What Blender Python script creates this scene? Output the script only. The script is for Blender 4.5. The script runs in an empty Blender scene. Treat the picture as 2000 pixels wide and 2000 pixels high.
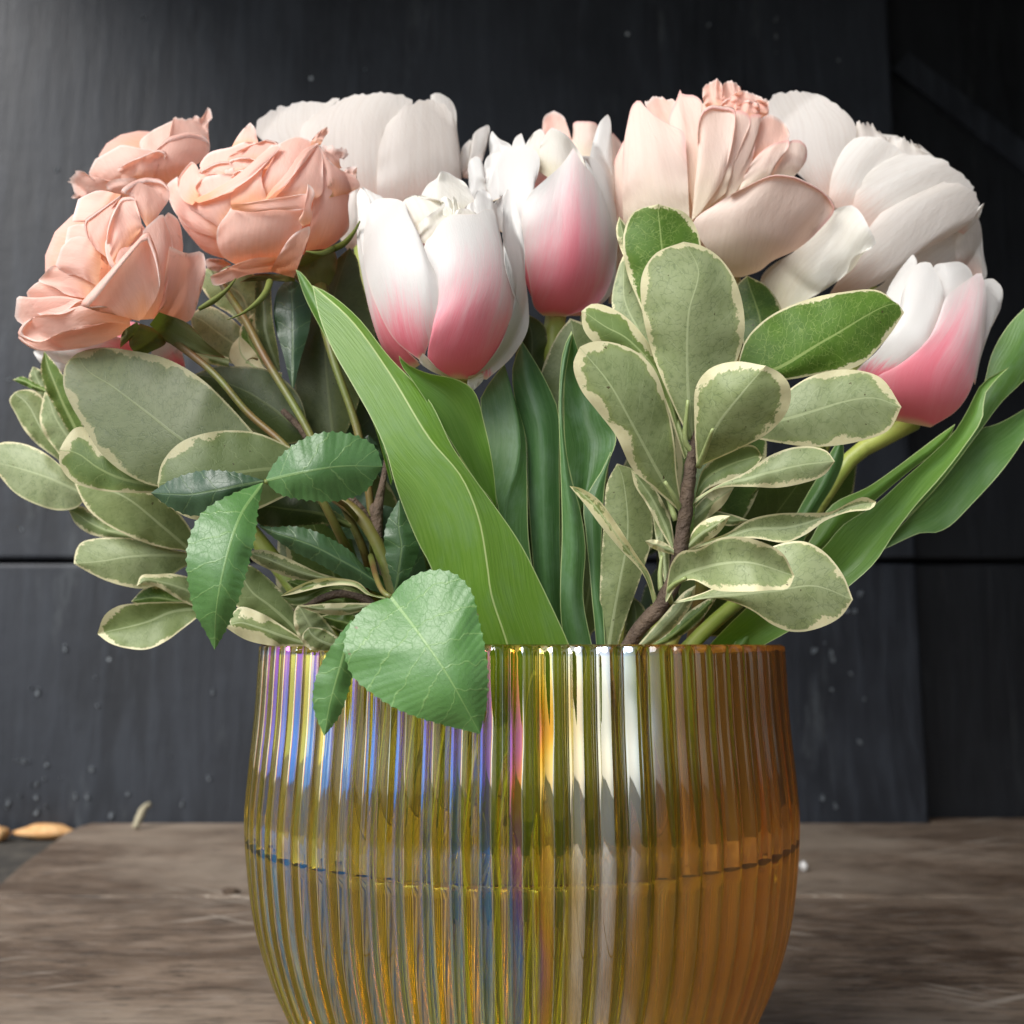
import bpy, math, random
import numpy as np
from mathutils import Vector

random.seed(4)
C = bpy.context.scene.collection
scene = bpy.context.scene

# ------------------------------------------------------------------ camera
PITCH = math.atan(263 / 2000)
CAM = Vector((-0.0028, -0.30, 0.150))
cam_data = bpy.data.cameras.new("camera")
cam_data.sensor_width = 36.0
cam_data.lens = 36.0
cam_data.clip_start = 0.01
cam_data.clip_end = 200
cam_data.dof.use_dof = True
cam_data.dof.focus_distance = 0.232
cam_data.dof.aperture_fstop = 20.0
cam = bpy.data.objects.new("camera", cam_data)
C.objects.link(cam)
cam.location = CAM
cam.rotation_euler = (math.pi / 2 + PITCH, 0, 0)
scene.camera = cam

# ------------------------------------------------------------------ sky and sun
SUN_EL, SUN_AZ = math.radians(44), math.radians(-40)   # azimuth from the view direction's back, to the left
world = bpy.data.worlds.new("World")
scene.world = world
world.use_nodes = True
wn = world.node_tree.nodes
wl = world.node_tree.links
bg = wn["Background"]
sky = wn.new("ShaderNodeTexSky")
sky.sky_type = 'NISHITA'
sky.sun_disc = False
sky.sun_elevation = SUN_EL
sky.air_density = 1.0
sky.dust_density = 1.0
sky.ozone_density = 2.0
bg.inputs[1].default_value = 0.125
haze_sky = wn.new("ShaderNodeHueSaturation")      # a milky, lightly overcast sky
haze_sky.inputs["Saturation"].default_value = .5
wl.new(sky.outputs[0], haze_sky.inputs["Color"])
wl.new(haze_sky.outputs[0], bg.inputs[0])
sun_data = bpy.data.lights.new("sun", 'SUN')
sun_data.energy = 2.2
sun_data.angle = math.radians(38)
sun_data.color = (1.0, 0.97, 0.93)
sun = bpy.data.objects.new("sun", sun_data)
C.objects.link(sun)
to_sun = Vector((math.sin(SUN_AZ) * math.cos(SUN_EL), -math.cos(SUN_AZ) * math.cos(SUN_EL), math.sin(SUN_EL)))
sun.rotation_euler = to_sun.to_track_quat('Z', 'Y').to_euler()
sun.location = to_sun * 3
sky.sun_rotation = math.atan2(to_sun.x, to_sun.y)

scene.view_settings.view_transform = 'Standard'
scene.view_settings.look = 'None'
scene.view_settings.gamma = 1.0
scene.view_settings.exposure = 1.04
scene.cycles.max_bounces = 16
scene.cycles.transmission_bounces = 14
scene.cycles.transparent_max_bounces = 8
scene.cycles.diffuse_bounces = 4
scene.cycles.glossy_bounces = 6
scene.cycles.caustics_refractive = True
scene.cycles.caustics_reflective = False
scene.cycles.blur_glossy = 0.6
scene.cycles.sample_clamp_indirect = 6.0
scene.cycles.use_denoising = True

# ------------------------------------------------------------------ tracing helpers
# a sight line through a point measured on the photograph (2000 px wide), met with a real distance
FRAMES = {'F': (0, 0, .966), 'A': (0, 150, 3.22), 'B': (450, 150, 2.9727), 'C': (850, 150, 3.5127), 'D': (1350, 150, 2.76),
          'E': (0, 650, 2.9717), 'G': (450, 700, 3.22), 'H': (900, 600, 2.76), 'I': (1300, 550, 2.5757), 'M': (320, 200, 4.83),
          'T': (680, 320, 4.391), 'R': (1180, 140, 3.7154), 'W': (1480, 160, 3.864), 'S': (360, 500, 4.83), 'J': (1540, 560, 3.1157)}
SP, CP = math.sin(PITCH), math.cos(PITCH)


def px(frame, pts):
    ox, oy, s = FRAMES[frame]
    p = np.array(pts, float)
    return np.stack([ox + p[:, 0] / s, oy + p[:, 1] / s], 1)


def at(x, y, d):
    """photograph point(s) (2000 px) at d mm behind the vase axis -> metres"""
    x, y, d = np.asarray(x, float), np.asarray(y, float), np.asarray(d, float)
    cx, cy = (x - 1000) / 2000, -(y - 1000) / 2000
    dy, dz = CP - cy * SP, SP + cy * CP
    t = (d / 1000 - CAM.y) / dy
    return np.stack([CAM.x + cx * t, CAM.y + dy * t, CAM.z + dz * t], -1)


def on_table(frame, pt, z=0.0):
    x, y = px(frame, [pt])[0]
    cx, cy = (x - 1000) / 2000, -(y - 1000) / 2000
    dy, dz = CP - cy * SP, SP + cy * CP
    t = (z - CAM.z) / dz
    return Vector((CAM.x + cx * t, CAM.y + dy * t, z))


def spline(P, n):
    """Catmull-Rom through the points, resampled evenly"""
    P = np.asarray(P, float)
    if len(P) < 2:
        return np.repeat(P, n, 0)
    Q = np.vstack([2 * P[0] - P[1], P, 2 * P[-1] - P[-2]])
    out = []
    for i in range(len(P) - 1):
        p0, p1, p2, p3 = Q[i:i + 4]
        # centripetal tangents
        t01 = max(np.linalg.norm(p1 - p0), 1e-6) ** .5
        t12 = max(np.linalg.norm(p2 - p1), 1e-6) ** .5
        t23 = max(np.linalg.norm(p3 - p2), 1e-6) ** .5
        m1 = (p2 - p1 + t12 * ((p1 - p0) / t01 - (p2 - p0) / (t01 + t12)))
        m2 = (p2 - p1 + t12 * ((p3 - p2) / t23 - (p3 - p1) / (t12 + t23)))
        t = np.linspace(0, 1, 16, endpoint=False)[:, None]
        out.append((2 * t ** 3 - 3 * t ** 2 + 1) * p1 + (t ** 3 - 2 * t ** 2 + t) * m1 + (-2 * t ** 3 + 3 * t ** 2) * p2 + (t ** 3 - t ** 2) * m2)
    out.append(P[-1:])
    out = np.vstack(out)
    s = np.concatenate([[0], np.cumsum(np.linalg.norm(np.diff(out, axis=0), axis=1))])
    u = np.linspace(0, s[-1], n)
    return np.stack([np.interp(u, s, out[:, k]) for k in range(out.shape[1])], 1)


def ramp(vals, n):
    vals = np.asarray(vals if hasattr(vals, '__len__') else [vals, vals], float)
    if len(vals) == 1:
        vals = np.repeat(vals, 2)
    return spline(np.stack([np.linspace(0, 1, len(vals)) * 1000, vals], 1), n)[:, 1] if len(vals) > 2 else np.linspace(vals[0], vals[-1], n)


def wob(n, seed, f):
    r = np.random.RandomState(seed)
    t = np.linspace(0, 1, n)
    o = np.zeros(n)
    for k in range(3):
        o += np.sin(t * f * (1 + .7 * k) * 6.283 + r.rand() * 6.28) * (.6 ** k) * (r.rand() * .6 + .7)
    return o


def sheet(name, V, parent, mat, props=None, mid=.5):
    """one smooth surface from a grid V[nv, nu, 3] in metres, with its own measures stored on it"""
    nv, nu, _ = V.shape
    off = np.array(root_loc(parent))
    verts = (V - off).reshape(-1, 3)
    idx = np.arange(nv * nu).reshape(nv, nu)
    faces = np.stack([idx[:-1, :-1], idx[:-1, 1:], idx[1:, 1:], idx[1:, :-1]], -1).reshape(-1, 4)
    me = bpy.data.meshes.new(name)
    me.from_pydata(verts.tolist(), [], faces.tolist())
    me.polygons.foreach_set("use_smooth", [True] * len(faces))
    du = np.linalg.norm(np.diff(V, axis=1), axis=2)
    across = np.concatenate([np.zeros((nv, 1)), np.cumsum(du, 1)], 1) * 1000
    width = across[:, -1:]
    m = int(round(mid * (nu - 1)))
    mx = across - across[:, m:m + 1]
    edge = np.minimum(across, width - across)
    dv = np.linalg.norm(np.diff(V[:, m], axis=0), axis=1)
    along = np.concatenate([[0], np.cumsum(dv)]) * 1000
    my = np.repeat(along[:, None], nu, 1)
    edge = np.minimum(edge, (along[-1] - my) * 1.2 + .02)
    uu = np.repeat(np.linspace(0, 1, nu)[None], nv, 0)
    vv = np.repeat(np.linspace(0, 1, nv)[:, None], nu, 1)
    for nm, arr in (("mx", mx), ("my", my), ("rim", edge), ("uu", uu), ("vv", vv)):
        a = me.attributes.new(nm, 'FLOAT', 'POINT')
        a.data.foreach_set("value", arr.reshape(-1).astype(np.float32))
    me.materials.append(mat)
    ob = bpy.data.objects.new(name, me)
    C.objects.link(ob)
    ob.parent = parent
    ob["seed"] = random.random() * 50
    for k, v in (props or {}).items():
        ob[k] = v
    return ob


def root_loc(o):
    loc = Vector((0, 0, 0))
    while o is not None:
        loc += o.location
        o = o.parent
    return loc


def thing(name, label, cat, loc=(0, 0, 0), group=None):
    o = bpy.data.objects.new(name, None)
    o.empty_display_size = .01
    C.objects.link(o)
    o.location = loc
    o["label"] = label
    o["category"] = cat
    if group:
        o["group"] = group
    return o


def part_empty(name, parent):
    o = bpy.data.objects.new(name, None)
    o.empty_display_size = .005
    C.objects.link(o)
    o.parent = parent
    return o


def mesh_obj(name, verts, faces, mat, parent=None, smooth=True):
    me = bpy.data.meshes.new(name)
    off = root_loc(parent) if parent else Vector((0, 0, 0))
    me.from_pydata([tuple(Vector(v) - off) for v in verts], [], faces)
    if smooth:
        me.polygons.foreach_set("use_smooth", [True] * len(faces))
    me.update()
    me.materials.append(mat)
    ob = bpy.data.objects.new(name, me)
    C.objects.link(ob)
    ob.parent = parent
    return ob


def tube(name, frame, pts, d, r, mat, parent, n=22, seg=9, bumpy=0.0, world_pts=None):
    """a stalk: traced centre line, depth mm, radius mm (lists run along it)"""
    if world_pts is None:
        c = spline(px(frame, pts), n)
        P = at(c[:, 0], c[:, 1], ramp(d, n))
    else:
        P = spline(np.array(world_pts), n)
    R = ramp(r, n) / 1000
    rs = np.random.RandomState(len(bpy.data.objects))
    T = np.gradient(P, axis=0)
    T /= np.linalg.norm(T, axis=1)[:, None] + 1e-12
    ref = np.array([.3, -1, .2])
    verts, faces = [], []
    for i in range(n):
        a = np.cross(T[i], ref); a /= np.linalg.norm(a)
        b = np.cross(T[i], a)
        for k in range(seg):
            t = 6.28318 * k / seg
            rr = R[i] * (1 + bumpy * rs.randn())
            verts.append(P[i] + rr * (a * math.cos(t) + b * math.sin(t)))
    for i in range(n - 1):
        for k in range(seg):
            k2 = (k + 1) % seg
            faces.append((i * seg + k, i * seg + k2, (i + 1) * seg + k2, (i + 1) * seg + k))
    faces.append(tuple(range(seg - 1, -1, -1)))
    faces.append(tuple((n - 1) * seg + k for k in range(seg)))
    ob = mesh_obj(name, verts, faces, mat, parent)
    ob["seed"] = random.random() * 50
    return ob


def across_spline(G, nu, crease):
    """G[g, nv, 3] guide curves -> V[nv, nu, 3]"""
    g = len(G)
    t = np.linspace(0, g - 1, nu)
    V = np.zeros((G.shape[1], nu, 3))
    for j, tt in enumerate(t):
        i = min(int(tt), g - 2)
        f = tt - i
        p1, p2 = G[i], G[i + 1]
        if crease or g == 2:
            V[:, j] = p1 * (1 - f) + p2 * f
        else:
            p0 = G[i - 1] if i > 0 else 2 * p1 - p2
            p3 = G[i + 2] if i + 2 < g else 2 * p2 - p1
            V[:, j] = .5 * (2 * p1 + (p2 - p0) * f + (2 * p0 - 5 * p1 + 4 * p2 - p3) * f * f + (3 * p1 - p0 - 3 * p2 + p3) * f ** 3)
    return V


def leaf(parent, frame, L, R, d, mat, cup=2.0, mid=None, name='leaf', nu=15, nv=34, teeth=0, ruffle=.35, crease=False, tilt=0.0, **props):
    """a blade between two traced edges (base to tip); d = depth of the midrib in mm, cup = how far it stands in front of its edges"""
    seed = len(bpy.data.objects)
    Lp, Rp = spline(px(frame, L), nv), spline(px(frame, R), nv)
    Mp = spline(px(frame, mid), nv) if mid is not None else (Lp + Rp) / 2
    w = np.linalg.norm(Lp - Rp, axis=1)
    wn_ = np.minimum(w / (w.max() + 1e-6), 1) ** .8
    if teeth:
        v = np.linspace(0, 1, nv)
        saw = (np.arange(nv) % 3 == 0) * 1.0
        for E, sgn in ((Lp, 1), (Rp, -1)):
            o = E - Mp
            o /= np.linalg.norm(o, axis=1)[:, None] + 1e-6
            E += o * (saw * teeth * np.clip(np.sin(v * 3.14) * 2, 0, 1))[:, None]
    dm = ramp(d, nv)
    z = np.linspace(0, 1, nv)
    dl = dm + cup * wn_ + tilt * wn_ + ruffle * wob(nv, seed, 2.5) * np.sin(z * 3.14)
    dr = dm + cup * wn_ - tilt * wn_ + ruffle * wob(nv, seed + 7, 2.5) * np.sin(z * 3.14)
    G = np.stack([at(P[:, 0], P[:, 1], dd) for P, dd in ((Lp, dl), (Mp, dm), (Rp, dr))])
    V = across_spline(G, nu, crease)
    return sheet(name, V, parent, mat, props)


BLOOMS = []
PUFF = .55


class Bloom:
    """a flower head: petals lie on and around an egg-shaped body at a real distance"""

    def __init__(self, parent, frame, c, r, Y, rd, mat, **props):
        self.p, self.f, self.mat, self.props = parent, frame, mat, props
        ox, oy, s = FRAMES[frame]
        self.c = px(frame, [c])[0]
        self.r = np.array(r, float) / s
        self.Y, self.rd = Y, rd
        self.made = []
        BLOOMS.append(self)

    def depth(self, x, y):
        q = ((x - self.c[0]) / self.r[0]) ** 2 + ((y - self.c[1]) / self.r[1]) ** 2
        f = np.where(q < .96, np.sqrt(np.maximum(1 - q, .04)), .2 - (q - .96) * .15)
        return self.Y - self.rd * f

    @staticmethod
    def coons(L, R, nu, nv):
        """fill the traced outline: two sides and, between them, the whole free rim"""
        a, b = spline(L, 161), spline(R, 161)
        la = np.concatenate([[0], np.cumsum(np.linalg.norm(np.diff(a, axis=0), axis=1))])
        lb = np.concatenate([[0], np.cumsum(np.linalg.norm(np.diff(b, axis=0), axis=1))])
        d = .66 * min(la[-1], lb[-1])
        ia, ib = int(np.searchsorted(la, d)), int(np.searchsorted(lb, d))
        left, right = spline(a[:ia + 1], nv), spline(b[:ib + 1], nv)
        rim = np.vstack([a[ia:], b[ib:-1][::-1]])
        s = np.concatenate([[0], np.cumsum(np.linalg.norm(np.diff(rim, axis=0), axis=1))])
        q = np.linspace(0, s[-1], nu)
        top = np.stack([np.interp(q, s, rim[:, k]) for k in (0, 1)], 1)
        u = np.linspace(0, 1, nu)[None, :, None]
        v = np.linspace(0, 1, nv)[:, None, None]
        base = left[0] * (1 - u[0]) + right[0] * u[0]
        P = (1 - v) * base[None] + v * top[None] + (1 - u) * left[:, None] + u * right[:, None]
        P -= (1 - u) * (1 - v) * left[0] + u * (1 - v) * right[0] + (1 - u) * v * left[-1] + u * v * right[-1]
        return P

    def petal(self, L, R, k=0, bulge=1.0, tip=0.0, base=0.0, tilt=0.0, lip=0.0, lipd=1.2, ruffle=.5, nu=19, nv=26, mid=None, frame=None, mat=None,
              name='petal', rag=.0, **props):
        frame = frame or self.f
        seed = len(bpy.data.objects)
        if rag:
            nu = max(nu, 37)
        u = np.linspace(0, 1, nu)
        P = self.coons(px(frame, L), px(frame, R), nu, nv)
        if mid is not None:
            Mp = spline(px(frame, mid), nv)
            P += ((Mp - P[:, nu // 2])[:, None] * (1 - (2 * u - 1) ** 2)[None, :, None]) * np.clip(2.5 - 2.5 * np.linspace(0, 1, nv), 0, 1)[:, None, None]
        v = np.linspace(0, 1, nv)[:, None]
        if rag:
            # frayed rim: the rim moves in and out a little
            g = (P[-1] - P[-4])
            jit = wob(nu, seed + 3, 4) * 1.0 + np.random.RandomState(seed).randn(nu) * 1.2
            g = P[-1] - P[0]
            g = g / (np.linalg.norm(g, axis=1)[:, None] + 1e-6)
            P = P + rag * jit[None, :, None] * np.clip((v - .8) * 5, 0, 1)[:, :, None] ** 2 * g[None]
        X, Yp = P[..., 0], P[..., 1]
        D = self.depth(X, Yp) - k
        D -= PUFF * bulge * (1 - (2 * u - 1) ** 2)[None] * np.sin(np.clip(v, 0, 1) * 2.6)
        D -= tip * np.clip((v - .55) / .45, 0, 1) ** 2
        D -= base * (1 - v) ** 2
        D += tilt * (2 * u - 1)[None]
        D += ruffle * (wob(nu, seed, 1.2)[None] * v ** 2 + .5 * wob(nv, seed + 1, 1.5)[:, None] * (2 * u - 1)[None])
        V = at(X, Yp, D)
        if name == 'petal':
            self.made.append((X, Yp, D, mat or self.mat, props))
        if lip:
            # the rim rolls outwards and back down
            g = P[-1] - P[-5]
            g = g / (np.linalg.norm(g, axis=1)[:, None] + 1e-6)
            rows = [V]
            for t in (.35, .7, 1.0):
                off = -g * (lip * t)
                dd = D[-1] - lipd * math.sin(t * 2.2)
                rows.append(at(P[-1][:, 0] + off[:, 0], P[-1][:, 1] + off[:, 1], dd)[None])
            V = np.concatenate(rows, 0)
        pr = dict(self.props); pr.update(props)
        return sheet(name, V, self.p, mat or self.mat, pr)

    def behind(self, n=4, mat=None, core=.6, **props):
        """the heart of the head; its far side is closed by backs()"""
        self.n_back = n
        pr = dict(self.props); pr.update(props)
        nu, nv = 16, 10
        V = np.zeros((nv, nu, 3))
        for j in range(nv):
            ph = math.pi * (j + .02) / (nv - .96)
            for k in range(nu):
                a = 6.2832 * k / (nu - 1)
                x = self.c[0] + self.r[0] * core * math.sin(ph) * math.cos(a)
                y = self.c[1] + self.r[1] * core * math.sin(ph) * math.sin(a) + self.r[1] * .04
                V[j, k] = at(x, y, self.Y + 2 - self.rd * core * .6 * math.cos(ph))
        sheet('petal_heart', V, self.p, mat or self.mat, pr)

    def backs(self):
        """petals on the far side, opposite the largest near ones"""
        big = sorted(self.made, key=lambda m: -((m[0].max() - m[0].min()) * (m[1].max() - m[1].min())))[:self.n_back]
        for i, (X, Y, D, mat, props) in enumerate(big):
            mx_, my_ = X.mean(), Y.mean()
            d = self.Y + np.maximum(2.0, (self.Y - D) * .7) + i * .6
            pr = dict(self.props); pr.update(props)
            sheet('petal', at(mx_ + (X - mx_) * .96, my_ + (Y - my_) * .96, d)[::2, ::2], self.p, mat, pr)

# ------------------------------------------------------------------ materials
class N:
    """small helper for node materials"""

    def __init__(self, name):
        self.m = bpy.data.materials.new(name)
        self.m.use_nodes = True
        self.t = self.m.node_tree
        self.t.nodes.clear()
        self.out = self.t.nodes.new("ShaderNodeOutputMaterial")

    def new(self, typ, ins=None, **attrs):
        n = self.t.nodes.new(typ)
        for k, v in attrs.items():
            setattr(n, k, v)
        for k, v in (ins or {}).items():
            self.set(n.inputs[k], v)
        return n

    def set(self, sock, v):
        if isinstance(v, bpy.types.NodeSocket):
            self.t.links.new(v, sock)
        elif isinstance(v, (tuple, list)) and len(v) == 3 and sock.type == 'RGBA':
            sock.default_value = (*v, 1)
        else:
            sock.default_value = v

    def geo(self, name):
        return self.new("ShaderNodeAttribute", attribute_name=name).outputs["Fac"]

    def prop(self, name):
        return self.new("ShaderNodeAttribute", attribute_name=name, attribute_type='OBJECT').outputs["Fac"]

    def math(self, op, a, b=0.0, c=0.0, clamp=False):
        n = self.new("ShaderNodeMath", operation=op, use_clamp=clamp)
        self.set(n.inputs[0], a); self.set(n.inputs[1], b); self.set(n.inputs[2], c)
        return n.outputs[0]

    def step(self, x, lo, hi):
        n = self.new("ShaderNodeMapRange", {0: x, 1: lo, 2: hi}, interpolation_type='SMOOTHSTEP')
        return n.outputs[0]

    def mix(self, f, a, b, blend='MIX'):
        n = self.new("ShaderNodeMix", data_type='RGBA', blend_type=blend)
        self.set(n.inputs[0], f); self.set(n.inputs[6], a); self.set(n.inputs[7], b)
        return n.outputs[2]

    def xyz(self, x, y, z=0.0):
        return self.new("ShaderNodeCombineXYZ", {0: x, 1: y, 2: z}).outputs[0]

    def noise(self, vec, scale, detail=3.0, rough=.5, dist=0.0):
        return self.new("ShaderNodeTexNoise", {"Vector": vec, "Scale": scale, "Detail": detail, "Roughness": rough, "Distortion": dist}).outputs[0]

    def cells(self, vec, scale, feature='DISTANCE_TO_EDGE'):
        return self.new("ShaderNodeTexVoronoi", {"Vector": vec, "Scale": scale}, feature=feature).outputs["Distance"]

    def bump(self, h, strength=.3, dist=.0005):
        return self.new("ShaderNodeBump", {"Height": h, "Strength": strength, "Distance": dist}).outputs[0]

    def sheetmat(self, col, trans_col, trans=.3, rough=.5, spec=.4, normal=None, sheen=0.0, coat=0.0):
        b = self.new("ShaderNodeBsdfPrincipled", {"Base Color": col, "Roughness": rough, "Specular IOR Level": spec, "Sheen Weight": sheen, "Coat Weight": coat, "Coat Roughness": .3})
        t = self.new("ShaderNodeBsdfTranslucent", {"Color": trans_col})
        if normal is not None:
            self.set(b.inputs["Normal"], normal)
            self.set(t.inputs["Normal"], normal)
        mx = self.new("ShaderNodeMixShader", {0: trans, 1: b.outputs[0], 2: t.outputs[0]})
        self.t.links.new(mx.outputs[0], self.out.inputs[0])
        return self.m


def petal_material(name, base_col, tip_col, rim_col, base_amt=.35, trans=.36, rough=.55, fold=.15, streak=.25, trans_sat=(1, .8, .7), vein=.16):
    n = N(name)
    u, v, mx_, my_, rim, seed = n.geo("uu"), n.geo("vv"), n.geo("mx"), n.geo("my"), n.geo("rim"), n.prop("seed")
    vec = n.xyz(n.math('ADD', mx_, seed), n.math('MULTIPLY', my_, .12), seed)
    fine = n.noise(vec, 2.4, 4, .6)
    soft = n.noise(n.xyz(n.math('ADD', mx_, seed), my_, seed), .16, 2)
    t = n.math('ADD', v, n.math('MULTIPLY', n.math('SUBTRACT', fine, .5), streak))
    c = n.mix(n.step(t, 0.0, base_amt), base_col, tip_col)
    c = n.mix(n.math('MULTIPLY', n.step(rim, 2.2, .1), n.step(v, .5, .9)), c, rim_col)  # pale rim; on peach petals lit-through edges are painted into the colour
    c = n.mix(n.math('MULTIPLY', n.step(soft, .35, .75), fold), c, rim_col)
    c = n.mix(1.0, c, n.mix(n.math('FRACT', n.math('MULTIPLY', seed, 7.3)), (.90, .86, .84), (1.04, 1.04, 1.03)), 'MULTIPLY')
    # a few tired, browned places
    age = n.math('MULTIPLY', n.math('MULTIPLY', n.step(n.noise(n.xyz(mx_, my_, seed), .22, 5, .7), .52, .7), n.step(rim, 4.5, .2)), n.prop("age"))
    c = n.mix(age, c, (.30, .17, .06))
    crepe = n.noise(n.xyz(n.math('ADD', mx_, n.math('MULTIPLY', my_, .35)), n.math('MULTIPLY', my_, .3), seed), .55, 5, .65)
    h = n.math('ADD', n.math('MULTIPLY', fine, .55), n.math('MULTIPLY', crepe, 2.2))
    line = n.noise(n.xyz(n.math('ADD', mx_, seed), n.math('MULTIPLY', my_, .03), seed), 1.05, 4, .65)
    c = n.mix(n.math('MULTIPLY', n.step(line, .40, .68), vein), c, n.mix(1.0, c, (.74, .66, .6), 'MULTIPLY'))
    tc = n.mix(1.0, c, trans_sat, 'MULTIPLY')
    return n.sheetmat(c, tc, trans, rough, .25, n.bump(h, .28, .0004), sheen=.0)


M = {}
M['peach'] = petal_material("peach_petal", (.96, .53, .31), (.975, .675, .575), (.98, .86, .81), .5, trans=.38, trans_sat=(1, .84, .74))
M['blush'] = petal_material("blush_petal", (.90, .82, .65), (.90, .76, .67), (.90, .58, .54), .6, fold=.03, trans=.34, trans_sat=(1, .75, .65))
M['white'] = petal_material("white_petal", (.87, .67, .59), (.90, .89, .85), (.91, .90, .87), .45, trans=.42, fold=.1, streak=.35, trans_sat=(1, .95, .9), vein=.2)
M['cream_heart'] = petal_material("cream_petal", (.78, .76, .55), (.84, .83, .76), (.87, .86, .83), .6, trans=.33, trans_sat=(1, .97, .85))


def tulip_material():
    n = N("tulip_petal")
    u, v, mx_, my_, rim, seed = n.geo("uu"), n.geo("vv"), n.geo("mx"), n.geo("my"), n.geo("rim"), n.prop("seed")
    vec = n.xyz(n.math('ADD', mx_, seed), n.math('MULTIPLY', my_, .05), seed)
    fine = n.noise(vec, 3.6, 5, .7)
    broad = n.noise(vec, .35, 2, .5)
    # distance from the petal's middle line, 0..1, shifted sideways per petal
    side = n.math('ABSOLUTE', n.math('SUBTRACT', n.math('MULTIPLY', n.math('SUBTRACT', u, .5), 2.0), n.prop("shift")))
    t = n.math('ADD', v, n.math('MULTIPLY', n.math('SUBTRACT', fine, .5), .42))
    t = n.math('ADD', t, n.math('MULTIPLY', n.math('SUBTRACT', broad, .5), .35))
    t = n.math('ADD', t, n.math('MULTIPLY', side, n.prop("narrow")))
    lim = n.prop("pink")
    pinkness = n.step(t, lim, n.math('MULTIPLY', lim, .28))
    deep = n.step(t, n.math('MULTIPLY', lim, .75), n.math('MULTIPLY', lim, .15))
    c = n.mix(pinkness, (.73, .725, .69), (.93, .40, .46))
    c = n.mix(n.math('MULTIPLY', deep, .85), c, (.90, .19, .26))
    c = n.mix(n.math('MULTIPLY', n.step(v, .06, .0), .9), c, (.80, .66, .42))
    c = n.mix(n.math('MULTIPLY', n.step(rim, .5, .1), .5), c, (.85, .78, .70))
    h = n.math('ADD', n.math('MULTIPLY', fine, .8), n.math('MULTIPLY', n.noise(n.xyz(mx_, n.math('MULTIPLY', my_, .35), seed), .4, 4, .6), 2.0))
    tc = n.mix(1.0, c, (1, .8, .75), 'MULTIPLY')
    return n.sheetmat(c, tc, .28, .42, .4, n.bump(h, .2, .0004))


M['tulip'] = tulip_material()


def variegated_leaf():
    n = N("variegated_leaf")
    u, v, mx_, my_, rim, seed = n.geo("uu"), n.geo("vv"), n.geo("mx"), n.geo("my"), n.geo("rim"), n.prop("seed")
    vec = n.xyz(n.math('ADD', mx_, seed), my_, seed)
    low = n.noise(vec, .10, 2)
    jag = n.noise(vec, .95, 4, .65)
    lim = n.math('MULTIPLY', n.prop("cream"), n.math('MULTIPLY', n.step(low, .33, .62), 2.9))
    lim = n.math('MULTIPLY', lim, n.step(v, .12, .6))
    e = n.math('ADD', rim, n.math('MULTIPLY', n.math('SUBTRACT', jag, .5), 3.2))
    cream = n.step(n.math('SUBTRACT', e, lim), .22, -.22)
    thin = n.step(n.math('SUBTRACT', rim, n.math('MULTIPLY', n.noise(vec, .5, 2), .5)), .34, .12)
    cream = n.math('MAXIMUM', cream, n.math('MULTIPLY', thin, n.step(n.prop("cream"), 0.0, .5)))
    inner = n.step(n.math('SUBTRACT', e, lim), 1.9, .2)
    top = n.prop("top")
    warp = n.noise(vec, .5, 2)
    wv = n.xyz(n.math('ADD', n.math('ADD', mx_, seed), n.math('MULTIPLY', warp, 2.6)), n.math('ADD', my_, n.math('MULTIPLY', warp, 1.2)), seed)
    net = n.cells(wv, .85)
    vein = n.math('MULTIPLY', n.step(net, .10, .0), n.step(n.noise(vec, .6, 2), .35, .6))
    amx = n.math('ABSOLUTE', mx_)
    # side veins sweep forward from the midrib
    sv = n.math('PINGPONG', n.math('ADD', n.math('ADD', my_, n.math('MULTIPLY', amx, -.75)), n.math('MULTIPLY', warp, 2.0)), 2.6)
    side = n.math('MULTIPLY', n.step(sv, .16, .0), n.step(rim, .8, 3.0))
    half = n.math('MULTIPLY', n.math('SUBTRACT', 1.12, v), .42)
    midr = n.step(n.math('SUBTRACT', amx, half), .1, -.1)
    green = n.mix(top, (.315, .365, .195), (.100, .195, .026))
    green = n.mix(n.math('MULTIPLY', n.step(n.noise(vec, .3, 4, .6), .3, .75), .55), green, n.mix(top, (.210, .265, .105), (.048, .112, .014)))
    green = n.mix(n.math('MULTIPLY', inner, n.math('MULTIPLY', n.prop("cream"), .28)), green, (.30, .36, .10))
    green = n.mix(n.math('MULTIPLY', vein, .5), green, n.mix(top, (.12, .165, .08), (.26, .36, .10)))
    green = n.mix(n.math('MULTIPLY', side, .5), green, n.mix(top, (.38, .44, .26), (.27, .37, .10)))
    vary = n.math('FRACT', n.math('MULTIPLY', seed, 5.7))
    green = n.mix(1.0, green, n.mix(vary, (.84, .86, .70), (1.12, 1.10, 1.15)), 'MULTIPLY')
    c = n.mix(cream, green, n.mix(jag, (.66, .60, .34), (.74, .70, .46)))
    c = n.mix(n.math('MULTIPLY', midr, .75), c, n.mix(top, (.47, .53, .30), (.33, .43, .14)))
    sp = n.noise(vec, .8, 2)
    c = n.mix(n.math('MULTIPLY', n.step(sp, .735, .76), .85), c, (.07, .05, .02))
    c = n.mix(1.0, c, n.mix(n.prop("dark"), (1, 1, 1), (.26, .27, .19)), 'MULTIPLY')  # dark leaves: deep own tone with the bunch's shade multiplied into the colour
    h = n.math('SUBTRACT', n.math('MULTIPLY', midr, 1.5), n.math('ADD', vein, n.math('MULTIPLY', side, .4)))
    tc = n.mix(1.0, c, (1.1, 1.25, .5), 'MULTIPLY')
    return n.sheetmat(c, tc, .2, n.math('ADD', .36, n.math('MULTIPLY', low, .2)), .3, n.bump(h, .14, .0003))


M['vleaf'] = variegated_leaf()


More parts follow.
